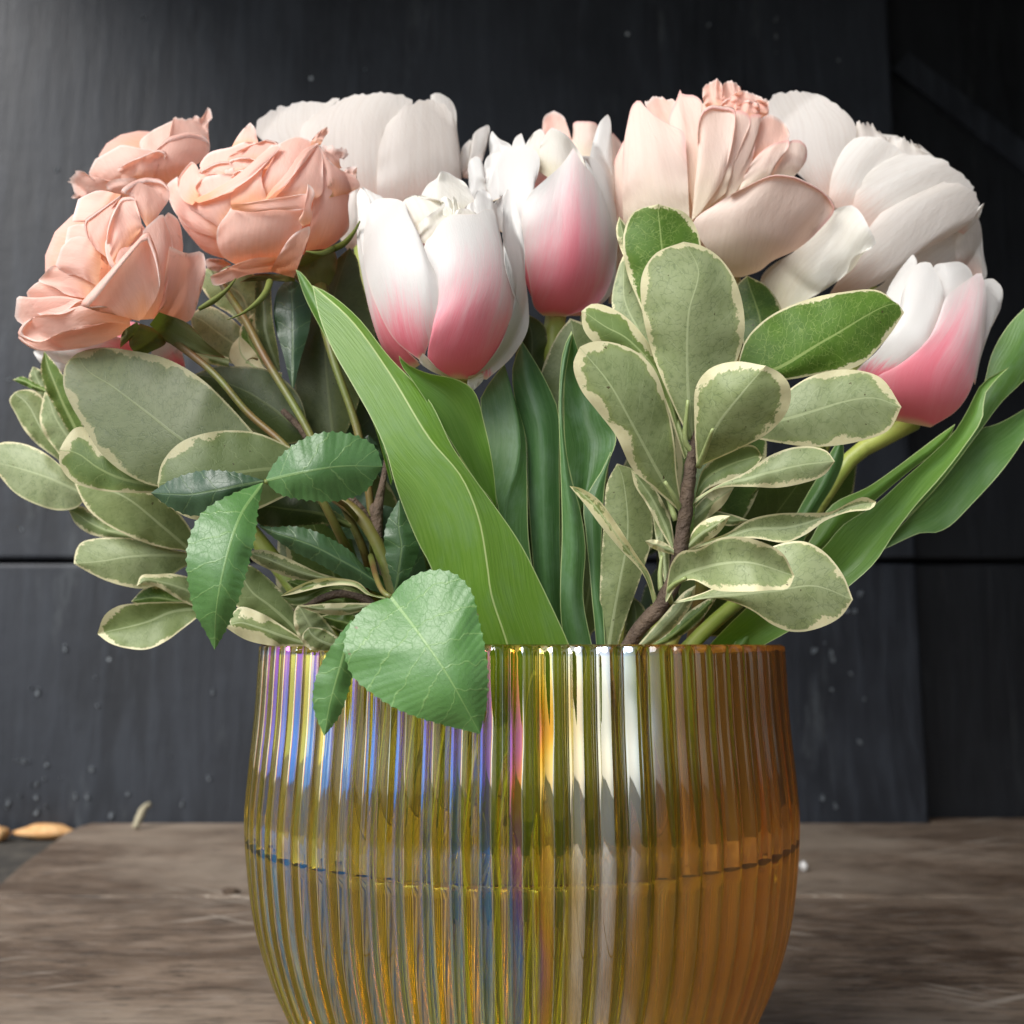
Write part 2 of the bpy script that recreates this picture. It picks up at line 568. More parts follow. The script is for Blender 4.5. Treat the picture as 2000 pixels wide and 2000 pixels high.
def rose_leaf_material():
    n = N("rose_leaf")
    u, v, mx_, my_, rim, seed = n.geo("uu"), n.geo("vv"), n.geo("mx"), n.geo("my"), n.geo("rim"), n.prop("seed")
    vec = n.xyz(n.math('ADD', mx_, seed), my_, seed)
    warp = n.noise(vec, .35, 3)
    wv = n.xyz(n.math('ADD', n.math('ADD', mx_, seed), n.math('MULTIPLY', warp, 2.0)), n.math('ADD', my_, n.math('MULTIPLY', warp, 2.0)), seed)
    net = n.step(n.cells(wv, .36), .045, .0)
    net2 = n.step(n.cells(wv, .95), .06, .0)
    amx = n.math('ABSOLUTE', mx_)
    sv = n.math('PINGPONG', n.math('ADD', n.math('ADD', my_, n.math('MULTIPLY', amx, -.65)), n.math('MULTIPLY', warp, 3.0)), 2.9)
    side = n.step(sv, .22, .02)
    midr = n.step(n.math('SUBTRACT', amx, n.math('MULTIPLY', n.math('SUBTRACT', 1.1, v), .32)), .09, -.09)
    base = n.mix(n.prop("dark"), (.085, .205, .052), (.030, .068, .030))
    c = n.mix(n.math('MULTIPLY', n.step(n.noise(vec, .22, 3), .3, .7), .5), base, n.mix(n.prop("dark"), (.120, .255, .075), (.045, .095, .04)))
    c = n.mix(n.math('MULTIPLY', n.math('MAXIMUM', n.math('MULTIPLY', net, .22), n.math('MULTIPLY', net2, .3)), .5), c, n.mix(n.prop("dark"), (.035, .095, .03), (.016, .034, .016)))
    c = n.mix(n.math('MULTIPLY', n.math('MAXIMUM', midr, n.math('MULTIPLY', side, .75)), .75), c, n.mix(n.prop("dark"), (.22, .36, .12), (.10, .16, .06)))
    c = n.mix(n.math('MULTIPLY', n.step(n.noise(vec, .33, 3), .73, .77), .8), c, (.16, .10, .05))
    h = n.math('SUBTRACT', n.math('MULTIPLY', n.noise(wv, .7, 2), 1.0), n.math('ADD', n.math('MULTIPLY', net, .08), n.math('ADD', n.math('MULTIPLY', side, 1.2), n.math('ADD', n.math('MULTIPLY', midr, 1.2), n.math('MULTIPLY', net2, .3)))))
    tc = n.mix(1.0, c, (1.4, 1.6, .5), 'MULTIPLY')
    return n.sheetmat(c, tc, .14, n.math('ADD', .36, n.math('MULTIPLY', net, .2)), .5, n.bump(h, .2, .0003))


M['rleaf'] = rose_leaf_material()


def tulip_leaf_material():
    n = N("tulip_leaf")
    u, v, mx_, my_, rim, seed = n.geo("uu"), n.geo("vv"), n.geo("mx"), n.geo("my"), n.geo("rim"), n.prop("seed")
    vec = n.xyz(n.math('ADD', mx_, seed), n.math('MULTIPLY', my_, .035), seed)
    fib = n.noise(vec, 2.2, 3, .6)
    blot = n.noise(n.xyz(n.math('ADD', mx_, seed), n.math('MULTIPLY', my_, .4), seed), .22, 5, .65)
    c = n.mix(n.prop("light"), (.055, .145, .048), (.120, .245, .024))
    c = n.mix(n.math('MULTIPLY', n.step(fib, .38, .64), .45), c, n.mix(n.prop("light"), (.10, .205, .085), (.175, .31, .05)))
    c = n.mix(n.math('MULTIPLY', n.step(n.math('ABSOLUTE', mx_), .30, .08), n.prop('fold')), c, (.46, .56, .22))
    # the grey bloom that wipes off
    c = n.mix(n.math('MULTIPLY', n.step(blot, .42, .72), n.math('MULTIPLY', n.prop("bloom"), .6)), c, (.20, .32, .21))
    c = n.mix(n.math('MULTIPLY', n.step(rim, .34, .10), .8), c, (.46, .55, .25))
    tc = n.mix(1.0, c, (1.5, 1.7, .4), 'MULTIPLY')
    return n.sheetmat(c, tc, .24, .42, .45, n.bump(fib, .3, .0005))


M['tleaf'] = tulip_leaf_material()


def stem_material(name, a, b, rough=.45, scale=180, bark=0.0):
    n = N(name)
    tc_ = n.new("ShaderNodeTexCoord").outputs["Object"]
    k = n.noise(tc_, scale, 4, .6)
    k2 = n.noise(tc_, scale * .35, 3)
    c = n.mix(n.step(k2, .35, .68), a, b)
    c = n.mix(n.math('MULTIPLY', n.step(k, .55, .7), .4), c, tuple(x * .5 for x in a))
    bs = n.new("ShaderNodeBsdfPrincipled", {"Base Color": c, "Roughness": rough, "Normal": n.bump(k, .3 + bark, .0006 + bark * .001), "Subsurface Weight": 0.0})
    n.t.links.new(bs.outputs[0], n.out.inputs[0])
    return n.m


M['rstem'] = stem_material("rose_stem", (.125, .155, .03), (.16, .085, .028))
M['tstem'] = stem_material("tulip_stem", (.26, .34, .055), (.36, .40, .09))
M['pstem'] = stem_material("pale_cut_stem", (.50, .54, .08), (.62, .60, .16))
M['bark'] = stem_material("woody_branch", (.060, .038, .024), (.115, .078, .05), .8, 420, .8)
M['petiole'] = stem_material("leaf_stalk", (.33, .38, .16), (.27, .33, .12))
M['sepal'] = petal_material("sepal", (.16, .20, .045), (.13, .15, .05), (.24, .15, .07), .5, trans=.15, trans_sat=(1, 1.2, .4))


def vase_glass():
    n = N("iridescent_glass")
    pos = n.new("ShaderNodeTexCoord").outputs["Object"]
    sep = n.new("ShaderNodeSeparateXYZ", {0: pos})
    swirl = n.noise(pos, 14, 3, .5)
    fine = n.noise(n.xyz(n.math('MULTIPLY', sep.outputs[0], 600.0), n.math('MULTIPLY', sep.outputs[1], 600.0), n.math('MULTIPLY', sep.outputs[2], 40.0)), 1.0, 2)
    thick = n.math('ADD', 147.0, n.math('MULTIPLY', n.math('SUBTRACT', swirl, .5), 30.0))
    away = n.step(n.math('ADD', sep.outputs[0], n.math('MULTIPLY', n.math('SUBTRACT', swirl, .5), .06)), -.01, .03)
    # the lustre sits on one flank of every rib
    ang = n.math('ARCTAN2', sep.outputs[1], sep.outputs[0])
    wave = n.math('SINE', n.math('ADD', n.math('MULTIPLY', ang, 72.0), n.math('MULTIPLY', swirl, 2.0)))
    bare = n.step(n.math('ADD', wave, n.math('MULTIPLY', n.math('SUBTRACT', swirl, .5), 1.5)), .25, .7)
    away = n.math('MAXIMUM', away, bare)
    thick = n.math('ADD', thick, n.math('MULTIPLY', sep.outputs[2], -320.0))
    thick = n.math('ADD', n.math('MULTIPLY', thick, n.math('SUBTRACT', 1.0, away)), n.math('MULTIPLY', away, 12.0))
    tint = n.mix(n.step(sep.outputs[0], -.005, .06), (.99, .87, .12), (1.0, .47, .09))  # orange towards the right paints in light gathered by the glass
    b = n.new("ShaderNodeBsdfPrincipled", {"Base Color": tint, "Roughness": .0, "IOR": 1.5, "Transmission Weight": 1.0,
                                           "Thin Film Thickness": thick, "Thin Film IOR": 2.7, "Normal": n.bump(fine, .02, .0003)})
    # cloudy diffuse layer; paints in the orange glow low on the vase's right
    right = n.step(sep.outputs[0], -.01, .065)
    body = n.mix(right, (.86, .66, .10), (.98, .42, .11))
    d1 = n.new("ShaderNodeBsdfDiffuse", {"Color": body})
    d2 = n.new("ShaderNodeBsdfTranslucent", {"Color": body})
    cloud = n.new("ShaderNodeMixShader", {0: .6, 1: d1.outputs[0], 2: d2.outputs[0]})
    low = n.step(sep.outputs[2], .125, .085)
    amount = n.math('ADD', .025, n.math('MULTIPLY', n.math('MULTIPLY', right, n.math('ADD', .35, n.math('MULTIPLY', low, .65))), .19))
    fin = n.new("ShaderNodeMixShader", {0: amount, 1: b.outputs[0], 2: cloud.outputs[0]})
    n.t.links.new(fin.outputs[0], n.out.inputs[0])
    return n.m


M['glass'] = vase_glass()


def inner_glass():
    n = N("amber_glass_inside")
    pos = n.new("ShaderNodeTexCoord").outputs["Object"]
    sep = n.new("ShaderNodeSeparateXYZ", {0: pos})
    tint = n.mix(n.step(sep.outputs[0], -.02, .07), (.99, .90, .36), (.99, .66, .28))  # inside carries the same painted glow, more orange to the right
    b = n.new("ShaderNodeBsdfPrincipled", {"Base Color": tint, "Roughness": 0.0, "IOR": 1.5, "Transmission Weight": 1.0})
    n.t.links.new(b.outputs[0], n.out.inputs[0])
    return n.m


M['glass_in'] = inner_glass()


def water_material():
    n = N("vase_water")
    b = n.new("ShaderNodeBsdfPrincipled", {"Base Color": (.97, .98, .93), "Roughness": 0.0, "IOR": 1.33, "Transmission Weight": 1.0})
    n.t.links.new(b.outputs[0], n.out.inputs[0])
    return n.m


M['water'] = water_material()


def wall_paint(name="charcoal_painted_boards", k=1.0):
    n = N(name)
    pos = n.new("ShaderNodeTexCoord").outputs["Object"]
    mp = n.new("ShaderNodeMapping", {"Vector": pos, "Scale": (1.0, 1.0, .12)}).outputs[0]
    brush = n.noise(mp, 90, 5, .6)
    blot = n.noise(pos, 7, 5, .6)
    c = n.mix(n.step(blot, .3, .72), (.0075, .009, .0125), (.020, .0235, .031))
    c = n.mix(n.math('MULTIPLY', n.step(brush, .45, .66), .6), c, (.028, .033, .042))
    # paint specks and scuffs
    cell = n.new("ShaderNodeTexVoronoi", {"Vector": pos, "Scale": 17.0, "Randomness": 1.0})
    keep = n.step(n.new("ShaderNodeSeparateColor", {0: cell.outputs["Color"]}).outputs[0], .66, .68)
    size = n.math('MULTIPLY', n.new("ShaderNodeSeparateColor", {0: cell.outputs["Color"]}).outputs[1], .085)
    spot = n.math('MULTIPLY', n.step(n.math('SUBTRACT', cell.outputs["Distance"], size), .012, -.012), keep)
    c = n.mix(n.math('MULTIPLY', spot, .8), c, (.46, .50, .52))
    dk = n.new("ShaderNodeTexVoronoi", {"Vector": n.new("ShaderNodeMapping", {"Vector": pos, "Scale": (.6, 1, 1.6), "Location": (3, 1, 5)}).outputs[0], "Scale": 8.0})
    dkeep = n.step(n.new("ShaderNodeSeparateColor", {0: dk.outputs["Color"]}).outputs[0], .72, .76)
    c = n.mix(n.math('MULTIPLY', n.math('MULTIPLY', n.step(dk.outputs["Distance"], .16, .03), dkeep), .6), c, (.010, .010, .012))
    streak = n.math('MULTIPLY', n.step(n.noise(n.new("ShaderNodeMapping", {"Vector": pos, "Scale": (1, 1, .22)}).outputs[0], 26, 6, .7), .58, .72), .45)
    c = n.mix(streak, c, (.085, .095, .10))
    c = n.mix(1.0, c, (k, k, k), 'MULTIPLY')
    h = n.math('ADD', n.math('MULTIPLY', brush, .5), blot)
    b = n.new("ShaderNodeBsdfPrincipled", {"Base Color": c, "Roughness": n.math('ADD', .40, n.math('MULTIPLY', blot, .25)), "Specular IOR Level": .38, "Normal": n.bump(h, .6, .003)})
    n.t.links.new(b.outputs[0], n.out.inputs[0])
    return n.m


M['paint'] = wall_paint()
M['shade_paint'] = wall_paint("shade_darkened_boards", .32)  # charcoal paint darkened; shade of the right recess is put into its colour


def table_wood():
    n = N("weathered_table_wood")
    pos = n.new("ShaderNodeTexCoord").outputs["Object"]
    g = n.new("ShaderNodeMapping", {"Vector": pos, "Scale": (.16, 1.0, 1.0)}).outputs[0]
    grain = n.noise(g, 260, 8, .72, .6)
    band = n.noise(n.new("ShaderNodeMapping", {"Vector": pos, "Scale": (.3, 1.0, 1.0)}).outputs[0], 20, 8, .68, 1.2)
    blot = n.noise(pos, 6, 4, .55)
    c = n.mix(n.step(band, .34, .66), (.080, .051, .032), (.225, .166, .118))
    c = n.mix(n.math('MULTIPLY', n.step(grain, .50, .62), .85), c, (.04, .028, .02))
    c = n.mix(n.math('MULTIPLY', n.step(blot, .45, .66), .7), c, (.31, .25, .19))
    c = n.mix(n.math('MULTIPLY', n.step(n.noise(g, 40, 5, .7), .60, .70), .6), c, (.05, .04, .032))
    pore = n.noise(n.new("ShaderNodeMapping", {"Vector": pos, "Scale": (.07, 1.0, 1.0)}).outputs[0], 620, 3, .6)
    c = n.mix(n.math('MULTIPLY', n.step(pore, .56, .66), .7), c, (.035, .025, .018))
    c = n.mix(n.math('MULTIPLY', n.step(pore, .42, .34), .45), c, (.36, .31, .26))
    # scratches in two directions
    for rot, sc, loc in ((.6, 30, 0), (-.45, 22, 3)):
        r = n.new("ShaderNodeMapping", {"Vector": pos, "Rotation": (0, 0, rot), "Location": (loc, loc, 0)}).outputs[0]
        r = n.new("ShaderNodeMapping", {"Vector": r, "Scale": (.06, 1.0, 1.0)}).outputs[0]
        s = n.noise(r, sc * 6, 2, .4)
        gate = n.step(n.noise(pos, 9, 2), .5, .62)
        c = n.mix(n.math('MULTIPLY', n.math('MULTIPLY', n.step(s, .62, .69), gate), .7), c, (.42, .36, .29))
    cell = n.new("ShaderNodeTexVoronoi", {"Vector": pos, "Scale": 26.0})
    keep = n.step(n.new("ShaderNodeSeparateColor", {0: cell.outputs["Color"]}).outputs[0], .86, .88)
    c = n.mix(n.math('MULTIPLY', n.math('MULTIPLY', n.step(cell.outputs["Distance"], .13, .06), keep), .7), c, (.05, .04, .035))
    h = n.math('ADD', grain, n.math('MULTIPLY', band, .7))
    b = n.new("ShaderNodeBsdfPrincipled", {"Base Color": c, "Roughness": n.math('ADD', .5, n.math('MULTIPLY', grain, .2)), "Specular IOR Level": .4, "Normal": n.bump(h, .35, .0015)})
    n.t.links.new(b.outputs[0], n.out.inputs[0])
    return n.m


M['wood'] = table_wood()


def plain(name, a, b, scale=60, rough=.8, bump=.4):
    n = N(name)
    pos = n.new("ShaderNodeTexCoord").outputs["Object"]
    k = n.noise(pos, scale, 5, .65)
    c = n.mix(n.step(k, .35, .68), a, b)
    bs = n.new("ShaderNodeBsdfPrincipled", {"Base Color": c, "Roughness": rough, "Normal": n.bump(k, bump, .003)})
    n.t.links.new(bs.outputs[0], n.out.inputs[0])
    return n.m


M['fleck'] = plain("old_paint_flecks", (.07, .08, .09), (.24, .27, .29), 300, .7)
M['ground'] = plain("gritty_ground", (.03, .027, .022), (.075, .066, .052), 45, .9)
M['chip'] = plain("dry_wood_chip", (.55, .28, .10), (.66, .40, .18), 120, .7)
M['twig'] = plain("pale_twig", (.42, .38, .26), (.30, .26, .17), 200, .8)
M['pebble'] = plain("pale_pebble", (.62, .60, .57), (.50, .48, .45), 300, .6)
M['dark_board'] = plain("plain_dark_boards", (.02, .02, .022), (.035, .035, .038), 30, .7)

# ------------------------------------------------------------------ setting
def prism(name, poly, z0, z1, mat, parent=None, bevel=.002):
    """upright block on a ground outline, with softened edges"""
    n = len(poly)
    verts = [(p[0], p[1], z0) for p in poly] + [(p[0], p[1], z1) for p in poly]
    faces = [tuple(range(n - 1, -1, -1)), tuple(range(n, 2 * n))] + [(i, (i + 1) % n, n + (i + 1) % n, n + i) for i in range(n)]
    ob = mesh_obj(name, verts, faces, mat, parent, smooth=False)
    if bevel:
        b = ob.modifiers.new("soft_edges", 'BEVEL')
        b.width = bevel
        b.segments = 2
        b.limit_method = 'ANGLE'
    return ob


def slab(name, x0, x1, y0, y1, z0, z1, mat, parent=None, bevel=.002):
    return prism(name, [(x0, y0), (x1, y0), (x1, y1), (x0, y1)], z0, z1, mat, parent, bevel)


WALL_Y = .608
wall = bpy.data.objects.new("wall", None)
C.objects.link(wall)
wall["kind"] = "structure"
wall["label"] = "black painted board wall behind the bouquet"
slab("wall_board", -1.6, .357, WALL_Y, WALL_Y + .03, .2275, .99, M['paint'], wall, .003)
slab("wall_board", -1.6, .357, WALL_Y + .001, WALL_Y + .03, -.06, .2235, M['paint'], wall, .003)
slab("wall_board", .353, .62, WALL_Y + .031, WALL_Y + .06, .2295, .99, M['shade_paint'], wall, .003)
slab("wall_board", .353, .62, WALL_Y + .032, WALL_Y + .06, -.06, .2255, M['shade_paint'], wall, .003)
slab("backing_board", -1.6, .62, WALL_Y + .0605, WALL_Y + .079, -.06, .99, M['dark_board'], wall, 0)
# flecks of old pale paint on the boards
rf = random.Random(5)
fl_v, fl_f = [], []
CL = [(1350, 62, 1), (1447, 44, 1), (1452, 66, 2), (1478, 122, 2), (1590, 112, 1), (690, 132, 1), (275, 4, 2), (745, 160, 1), (30, 1440, 7), (60, 1475, 8), (20, 1500, 6), (85, 1455, 6), (62, 1535, 5), (150, 1490, 4),
      (170, 1455, 2), (232, 1492, 2), (200, 1545, 2), (240, 1550, 1), (60, 1290, 3), (120, 1220, 2), (190, 1280, 2), (200, 1345, 1), (1600, 1150, 4), (1612, 1105, 3), (1575, 1230, 4), (1588, 1300, 3), (1560, 1200, 3), (1640, 1330, 2),
      (1545, 1500, 2), (1570, 1530, 2), (1620, 1420, 2), (40, 1010, 2), (20, 700, 1), (110, 330, 1), (330, 1440, 2), (350, 1520, 2), (420, 1300, 2), (390, 1480, 1)]
for x, y, n_ in CL:
    for _ in range((n_ + 1) // 2):
        q = px('F', [(x + rf.gauss(0, 11), y + rf.gauss(0, 13))])[0]
        if q[0] < 2:
            continue
        c0 = at(q[0], q[1], (WALL_Y - .0003) * 1000)
        if abs(c0[2] - .2255) < .006 or c0[2] < .004:
            continue
        s_ = rf.uniform(.0005, .0024)
        k0, m_ = len(fl_v), 9
        for h_, w_ in ((.0012, 1.0), (-.0006, .7)):
            for i in range(m_):
                a_ = 6.283 * i / m_
                r_ = s_ * w_ * (1 + .3 * math.sin(2 * a_ + k0) + .2 * math.sin(3 * a_ + k0 * 2))
                fl_v.append((c0[0] + r_ * math.cos(a_), c0[1] + h_, c0[2] + r_ * 1.25 * math.sin(a_)))
        fl_f += [(k0 + i, k0 + (i + 1) % m_, k0 + m_ + (i + 1) % m_, k0 + m_ + i) for i in range(m_)] + [tuple(range(k0 + 2 * m_ - 1, k0 + m_ - 1, -1))]
fk = mesh_obj("paint_flecks", fl_v, fl_f, M['fleck'], wall)
fk["kind"] = "stuff"
# scuffed slanting batten in the recess
a, b = Vector((.375, WALL_Y + .031, .715)), Vector((.56, WALL_Y + .031, .555))
dirv = (b - a).normalized()
nrm = Vector((-dirv.z, 0, dirv.x)) * .012
pts = [a + nrm, b + nrm, b - nrm, a - nrm]
mesh_obj("slanting_batten", [tuple(p) for p in pts] + [(p.x, p.y - .009, p.z) for p in pts],
         [(0, 1, 2, 3), (7, 6, 5, 4), (0, 4, 5, 1), (1, 5, 6, 2), (2, 6, 7, 3), (3, 7, 4, 0)], M['paint'], wall, False)
light_blocker_side = slab("light_blocker_side", .62, .67, -.40, WALL_Y + .08, -.06, .99, M['dark_board'], None, 0)  # unseen side panel, added to cut light from the right
light_blocker_side["kind"] = "structure"
light_blocker_roof = slab("light_blocker_roof", -.62, .67, -.40, WALL_Y + .08, .99, 1.04, M['dark_board'], None, 0)  # unseen cover, added so its edge shades the wall's top and right
light_blocker_roof["kind"] = "structure"
light_blocker_front = slab("light_blocker_front", .16, 1.0, -1.36, -1.3, -.06, 1.7, M['dark_board'], None, 0)  # unseen panel, added to darken reflections on the vase's right
light_blocker_front["kind"] = "structure"
ground = slab("ground", -6, 6, -6, 2, -.12, -.06, M['ground'], None, 0)
ground["kind"] = "structure"
ledge = slab("back_ledge", -1.6, .2, .40, WALL_Y, -.059, -.012, M['ground'], None, 0)
ledge["kind"] = "structure"

table = thing("wooden_table", "weathered grey-brown wooden table top under the glass vase", "table", (0, 0, 0))
jy = on_table('F', (250, 1690)).y
cut = [on_table('F', p) for p in ((-170, 1800), (-60, 1712), (0, 1668), (45, 1628), (90, 1597), (122, 1572), (150, 1559))]
poly = [(p.x, p.y) for p in cut if p.y > jy + .004]
prism("plank", [(poly[0][0] - .012, jy + .0006), (.619, jy + .0006), (.619, WALL_Y + .026), (.360, WALL_Y + .026), (.360, WALL_Y - .002), (poly[-1][0] + .004, WALL_Y - .002)] + poly[::-1],
      -.03, 0, M['wood'], table, .0012)
slab("plank", -.62, .619, .08, jy - .0006, -.03, -.0004, M['wood'], table, .0012)
slab("plank", -.62, .619, -.20, .0788, -.03, -.0002, M['wood'], table, .0012)
slab("plank", -.62, .619, -.55, -.2012, -.03, 0, M['wood'], table, .0012)

# ------------------------------------------------------------------ vase
RIM_Z, WATER_Z = .150, .0985
H = [(1263, 512.5), (1300, 515), (1400, 521.5), (1500, 532), (1600, 540), (1700, 535), (1800, 522), (1900, 493), (2000, 450)]
prof = []
for y, h in H:
    ky = -(y - 1000) / 2000
    dy, dz = CP - ky * SP, SP + ky * CP
    th = math.atan(h / 2000 / dy)
    r = .30 * math.sin(th)
    dist = .30 * math.cos(th) ** 2       # where the outline is touched
    prof.append((r, CAM.z + dist * dz / dy))
r0, z0 = prof[-1]
prof += [(.0565, .0320), (.0495, .0190), (.0430, .0090), (.0395, .0030), (.036, .0006)]
prof[0] = (prof[0][0], RIM_Z)
PR = spline(np.array(prof), 74)
RIBS = 72


def radius_at(z):
    o = np.argsort(PR[:, 1])
    return float(np.interp(z, PR[o, 1], PR[o, 0]))


def make_vase():
    seg = RIBS * 10
    th = np.linspace(0, 2 * np.pi, seg, endpoint=False)
    flute = np.abs(np.cos(RIBS * th / 2))
    rows = []
    for r, z in PR:                                        # outside, rim to foot, fluted
        amp = .0020 * min(1, max(0.0, (z - .0015) / .008))
        # a touch of unevenness, as pressed glass has
        rr = r - .0017 + amp * flute * (1 + .12 * np.sin(3 * th + 40 * z))
        rows.append(np.stack([rr * np.cos(th), rr * np.sin(th), np.full(seg, z)], 1))
    rows.append(np.stack([.02 * np.cos(th), .02 * np.sin(th), np.full(seg, .0012)], 1))
    outer_n = len(rows)
    inner = []
    for r, z in PR[::-1]:
        if z < .0085:
            continue
        ri = r - .0046
        inner.append(np.stack([ri * np.cos(th), ri * np.sin(th), np.full(seg, z)], 1))
    inner[-1][:, 2] = RIM_Z
    floor = [np.stack([f * (inner[0][:, 0]), f * (inner[0][:, 1]), np.full(seg, .0078)], 1) for f in (.45, .93)]
    # order: outside top -> bottom, then inside bottom -> top, then the lip
    lip = []
    for t in (.25, .75):
        a_, b_ = inner[-1], rows[0]
        q = a_ * (1 - t) + b_ * t
        q[:, 2] = RIM_Z + .0005
        lip.append(q)
    allr = rows + floor + inner + lip
    V = np.concatenate(allr)
    n = len(allr)
    faces = []
    for i in range(n):
        i2 = (i + 1) % n
        if i == outer_n - 1:
            continue
        A = i * seg + np.arange(seg)
        B = i2 * seg + np.arange(seg)
        A2, B2 = np.roll(A, -1), np.roll(B, -1)
        faces.append(np.stack([A, B, B2, A2], 1))
    F = np.concatenate(faces).tolist()
    F.append(((outer_n - 1) * seg + np.arange(seg)).tolist()[::1])
    F.append((outer_n * seg + np.arange(seg)).tolist()[::-1])
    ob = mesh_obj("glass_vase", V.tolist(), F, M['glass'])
    ob.data.materials.append(M['glass_in'])
    zi = np.zeros(len(F), dtype=np.int32)
    k0 = (outer_n - 1) * seg
    zi[k0:(n - 1) * seg - 2 * seg] = 1
    zi[-1] = 1
    ob.data.polygons.foreach_set("material_index", zi)
    ob["label"] = "round amber iridescent ribbed glass vase holding the flowers"
    ob["category"] = "vase"
    return ob


vase = make_vase()
import bmesh
bm = bmesh.new(); bm.from_mesh(vase.data); bmesh.ops.recalc_face_normals(bm, faces=bm.faces); bm.to_mesh(vase.data); bm.free()


def make_water():
    seg = 192
    th = np.linspace(0, 2 * np.pi, seg, endpoint=False)
    zs = np.concatenate([[.0080, .0092], np.linspace(.012, WATER_Z, 36)])
    rows = []
    for z in zs:
        r = radius_at(max(z, .0088)) - .0040 + .0003
        rows.append(np.stack([r * np.cos(th), r * np.sin(th), np.full(seg, z - (.0004 if z < .0085 else 0))], 1))
    r = radius_at(WATER_Z) - .0046 + .00012                  # the water creeps up the glass a little
    for dr_, dz_ in ((0, .0011), (.0006, .0006), (.0014, .0002), (.0028, .0)):
        rows.append(np.stack([(r - dr_) * np.cos(th), (r - dr_) * np.sin(th), np.full(seg, WATER_Z + dz_)], 1))
    V = np.concatenate(rows)
    faces = []
    for i in range(len(rows) - 1):
        A = i * seg + np.arange(seg); B = A + seg
        faces.append(np.stack([A, np.roll(A, -1), np.roll(B, -1), B], 1))
    F = np.concatenate(faces).tolist()
    F.append(np.arange(seg).tolist()[::-1])
    F.append(((len(rows) - 1) * seg + np.arange(seg)).tolist())
    ob = mesh_obj("vase_water", V.tolist(), F, M['water'])
    ob["label"] = "clear water filling the lower half of the amber vase"
    ob["category"] = "water"
    ob["kind"] = "thing"
    return ob


make_water()


# ------------------------------------------------------------------ crumbs on the table
def pebble(name, loc, s, mat, label, cat, seed, group=None):
    bm = bmesh.new()
    bmesh.ops.create_icosphere(bm, subdivisions=3, radius=1)
    r = random.Random(seed)
    ph = [r.random() * 6 for _ in range(6)]
    for v in bm.verts:
        c = v.co
        k = 1 + .22 * math.sin(2.9 * c.x + ph[0]) + .1 * math.sin(3.1 * c.y + ph[1]) + .08 * math.sin(4 * c.z + ph[2]) + .05 * math.sin(7 * c.x + 5 * c.y + ph[3])
        v.co = Vector((c.x * s[0], c.y * s[1], c.z * s[2])) * k
    me = bpy.data.meshes.new(name)
    bm.to_mesh(me); bm.free()
    me.polygons.foreach_set("use_smooth", [True] * len(me.polygons))
    me.materials.append(mat)
    ob = bpy.data.objects.new(name, me)
    C.objects.link(ob)
    ob.location = loc
    ob["label"] = label; ob["category"] = cat
    if group:
        ob["group"] = group
    return ob


p = on_table('F', (112, 1560), -.006)
q = pebble("wood_chip", (p.x, min(p.y, WALL_Y - .012), -.005), (.029, .010, .0055), M['chip'], "long tan wood chip at the back left corner of the table", "wood chip", 3, "wood chips by the wall")
q.rotation_euler = (0, 0, .05)
p = on_table('F', (2, 1572), -.006)
pebble("wood_chip", (p.x - .004, min(p.y, WALL_Y - .025), -.005), (.016, .012, .0085), M['chip'], "short tan wood chip at the left edge of the picture", "wood chip", 5, "wood chips by the wall")
p = on_table('F', (260, 1563))
pp = Vector((p.x, min(p.y, WALL_Y - .012), 0))
tw = tube("twig", 'F', None, None, [2.6, 3.0, 2.2], M['twig'], None, n=10, seg=8, bumpy=.08,
          world_pts=[pp + Vector((-.001, -.004, .001)), pp + Vector((.001, 0, .009)), pp + Vector((.004, .004, .017)), pp + Vector((.007, .007, .0185))])
tw["label"] = "stubby pale twig standing against the black wall"; tw["category"] = "twig"
p = on_table('F', (1517, 1642))
pebble("pebble", (p.x, p.y, .0025), (.0032, .003, .0032), M['pebble'], "tiny white pebble on the table right of the vase", "pebble", 8)
p = on_table('F', (438, 1686))
pebble("dried_bud", (p.x, p.y, .0015), (.006, .003, .002), M['bark'], "small dark dried bud lying on the table left of the vase", "bud", 11)

# ------------------------------------------------------------------ peach roses
ROSES = "peach roses on the left of the bouquet"
rose = thing("rose", "peach rose lowest at the far left, opening towards the left", "rose", tuple(at(420, 1270, -40)), ROSES)
bl = Bloom(rose, 'A', (640, 1180), (560, 600), -42, 21, M['peach'], age=.0)
bl.behind(4, core=0.66)
bl.petal([(830, 1590), (620, 1680), (400, 1722), (220, 1715), (110, 1650)], [(800, 1520), (620, 1520), (480, 1560), (330, 1570), (140, 1540)], k=-2, bulge=1, tip=1, lip=8)
bl.petal([(820, 1560), (700, 1545), (560, 1562), (380, 1610), (230, 1675), (110, 1630)], [(810, 1480), (560, 1430), (400, 1490), (250, 1500), (160, 1540), (110, 1600)], k=1, bulge=1.5, tip=1.5, lip=10)
bl.petal([(800, 1500), (620, 1560), (400, 1600), (220, 1600), (90, 1525)], [(800, 1470), (520, 1405), (400, 1480), (250, 1500), (180, 1420), (103, 1368)], k=-1, bulge=-2, tip=1)
bl.petal([(600, 1420), (420, 1500), (280, 1480), (200, 1440), (165, 1360)], [(560, 1330), (420, 1320), (300, 1280), (240, 1290), (180, 1335)], k=-5, bulge=-2.5, ruffle=.8)
bl.petal([(580, 1400), (420, 1370), (300, 1310), (235, 1285)], [(620, 1180), (500, 1165), (400, 1195), (325, 1185)], k=-4, bulge=-1.5, tip=1, ruffle=.8)
bl.petal([(620, 1320), (480, 1250), (400, 1240), (348, 1185)], [(640, 1090), (560, 1010), (470, 1000), (385, 1070)], k=-3, bulge=1.5, tip=-1)
bl.petal([(680, 1190), (560, 1080), (450, 1050), (405, 1060)], [(690, 990), (590, 940), (500, 925), (425, 945)], k=-4, bulge=1.5)
